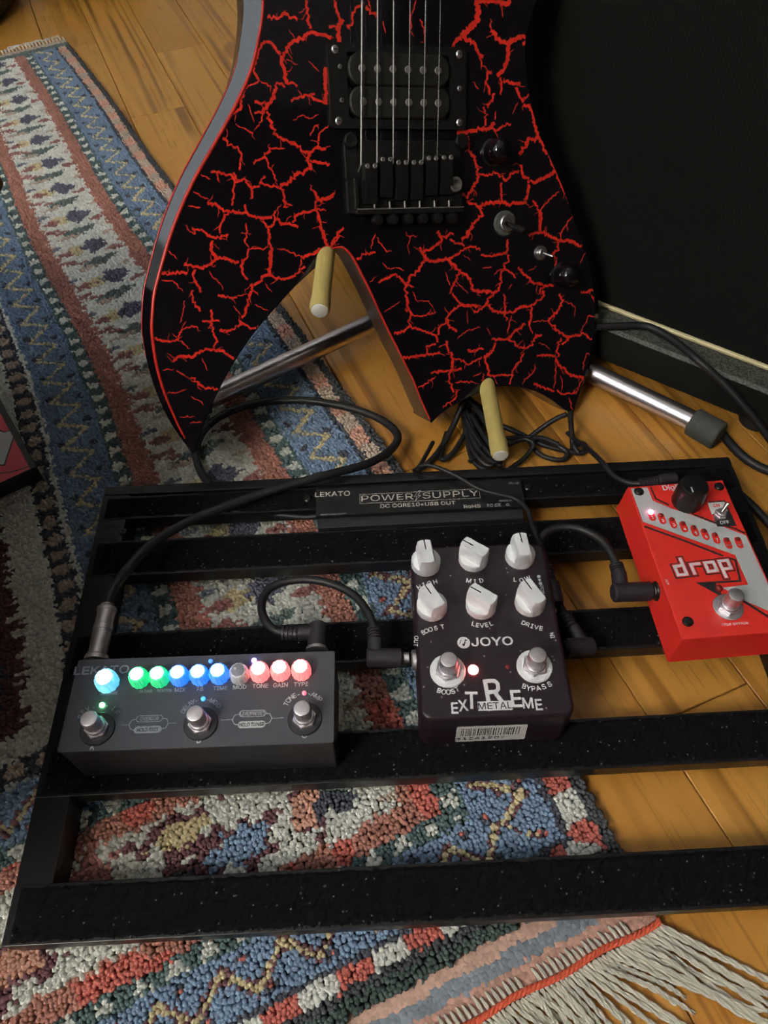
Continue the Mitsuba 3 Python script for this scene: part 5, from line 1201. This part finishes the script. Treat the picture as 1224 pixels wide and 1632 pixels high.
# ------------------------------------------------------------------ guitar stand
k = thing('guitar_stand', 'chrome tubular guitar stand with yellow rubber-covered pegs under the guitar', 'guitar stand')
part(k, 'leg', rod((.010, .533, .0225), (-0.1379, 0.4395, 0.0225), [(0, .0082), (1, .0082)], 24), 'm_chrome')
part(k, 'foot_cap', rod((-0.1321, 0.4427, 0.0225), (-0.1463, 0.4344, 0.0225), [(0, .0092), (.05, .0108), (.95, .0108), (1, .0095)], 22), 'm_grey_rubber')
part(k, 'leg', rod((.095, .5415, .0150), (0.2537, 0.3995, 0.0150), [(0, .0082), (1, .0082)], 24), 'm_chrome')
part(k, 'foot_cap', rod((0.2509, 0.4017, 0.0150), (0.2671, 0.3840, 0.0150), [(0, .0100), (.03, .0112), (.95, .0115), (1, .0105)], 22), 'm_grey_rubber', label='ribbed grey rubber foot cap')
part(k, 'cross_tube', tube(spline([(.010, .533, .0225), (.030, .560, .0225), (.065, .563, .0185), (.095, .5415, .0150)], 8), .0080, 18), 'm_chrome', smooth=50)
part(k, 'upright', tube(spline([(.0085, .5325, .0225), (.013, .540, .040), (.010, .548, .090), (-.018, .545, .146)], 8), .0078, 18), 'm_chrome', smooth=50)
part(k, 'upright', tube(spline([(.085, .550, .0170), (.092, .556, .030), (.089, .556, .042)], 8), .0078, 18), 'm_chrome', smooth=50)
PEG1E, PEG1B = np.array((-.0303, .3953, .1425)), np.array((-.0195, .5450, .1465))
PEG2E, PEG2B = np.array((.0908, .3540, .0400)), np.array((.0880, .5560, .0430))
for e_, b_ in ((PEG1E, PEG1B), (PEG2E, PEG2B)):
    d = (b_ - e_) / np.linalg.norm(b_ - e_)
    pg = part(k, 'peg', rod(e_, b_, [(0, .0058), (.015, .0067), (.06, .0067), (.09, .0062), (1, .0062)], 24), 'm_peg', label='yellowed rubber tube peg')
    part(pg, 'end_cap', rod(e_ - d * .0016, e_ + d * .001, [(0, .0030), (.3, .0050), (1, .0059)], 22), 'm_cap_white', label='worn white end cap')

# ------------------------------------------------------------------ amplifier
k = thing('amplifier', 'large black guitar amplifier with dark grille cloth standing behind the guitar', 'amplifier')
A0 = np.array([.283, .404]); Ae = np.array([.79, -.613]); Ae /= np.linalg.norm(Ae); Am = np.array([-Ae[1], Ae[0]])        # Am points away from the viewer
if Am[1] < 0: Am = -Am
def amp(s, d, z): p = A0 + Ae * s + Am * d; return (p[0], p[1], z)
S0, S1, LEAN = -.42, .45, math.tan(math.radians(18))
def prism(prof, s0, s1):
    """profile in (depth, z), swept along the front"""
    p0 = [amp(s0, d, z) for d, z in prof]; p1 = [amp(s1, d, z) for d, z in prof]; m = trimesh.convex.convex_hull(np.array(p0 + p1)); return m
part(k, 'base', prism([(.004, .016), (0, .020), (0, .0475), (.30, .0475), (.30, .016)], S0, S1), 'm_black_vinyl', smooth=False)
part(k, 'base_ledge', prism([(.0005, .0476), (.003, .0500), (.30, .0500), (.30, .0476)], S0, S1), 'm_tolex', smooth=False, label='textured dark grey vinyl ledge')
part(k, 'cabinet', prism([(.032, .050), (.032 + .60 * LEAN, .65), (.30, .65), (.30, .050)], S0 + .002, S1 - .002), 'm_black_paint', smooth=False)
gz = .0505; gm = prism([(.026, gz), (.032, gz), (.032 + .60 * LEAN - .006, .648), (.032 + .60 * LEAN, .648)], S0 + .004, S1 - .004)
part(k, 'grille_cloth', gm, 'm_grille', smooth=False, label='woven black grille cloth')
part(k, 'piping', tube([amp(S0 + .003, .0235, .0520), amp(0, .0235, .0520), amp(S1 - .003, .0235, .0520)], .0021, 10), 'm_piping', smooth=60, label='gold piping below the grille')
for s_ in (-.19, .016, .40):
    part(k, 'foot', lathe([(.011, 0), (.013, .002), (.013, .016)], amp(s_, .022, 0), 18), 'm_rubber')

# ------------------------------------------------------------------ dark things at the far left corner
def lump(c, sx, sy, sz, seed):
    m = trimesh.creation.icosphere(3); v = m.vertices * (1 + .10 * (meshkit.fbm(m.vertices * 1.6 + seed, 3) - .5))[:, None]
    v = v * (sx, sy, sz) + c; v[:, 2] = np.maximum(v[:, 2], 0); return trimesh.Trimesh(v, m.faces, process=False)
single('bag', lump((-.608, 1.335, .06), .105, .17, .09, 3), 'm_rubber', 'round black bag at the far left corner beyond the rug', 'bag', smooth=True)
single('bag', lump((-.430, 1.462, .04), .085, .10, .06, 9), 'm_rubber', 'low black bag on the boards beyond the rug fringe', 'bag', smooth=True)
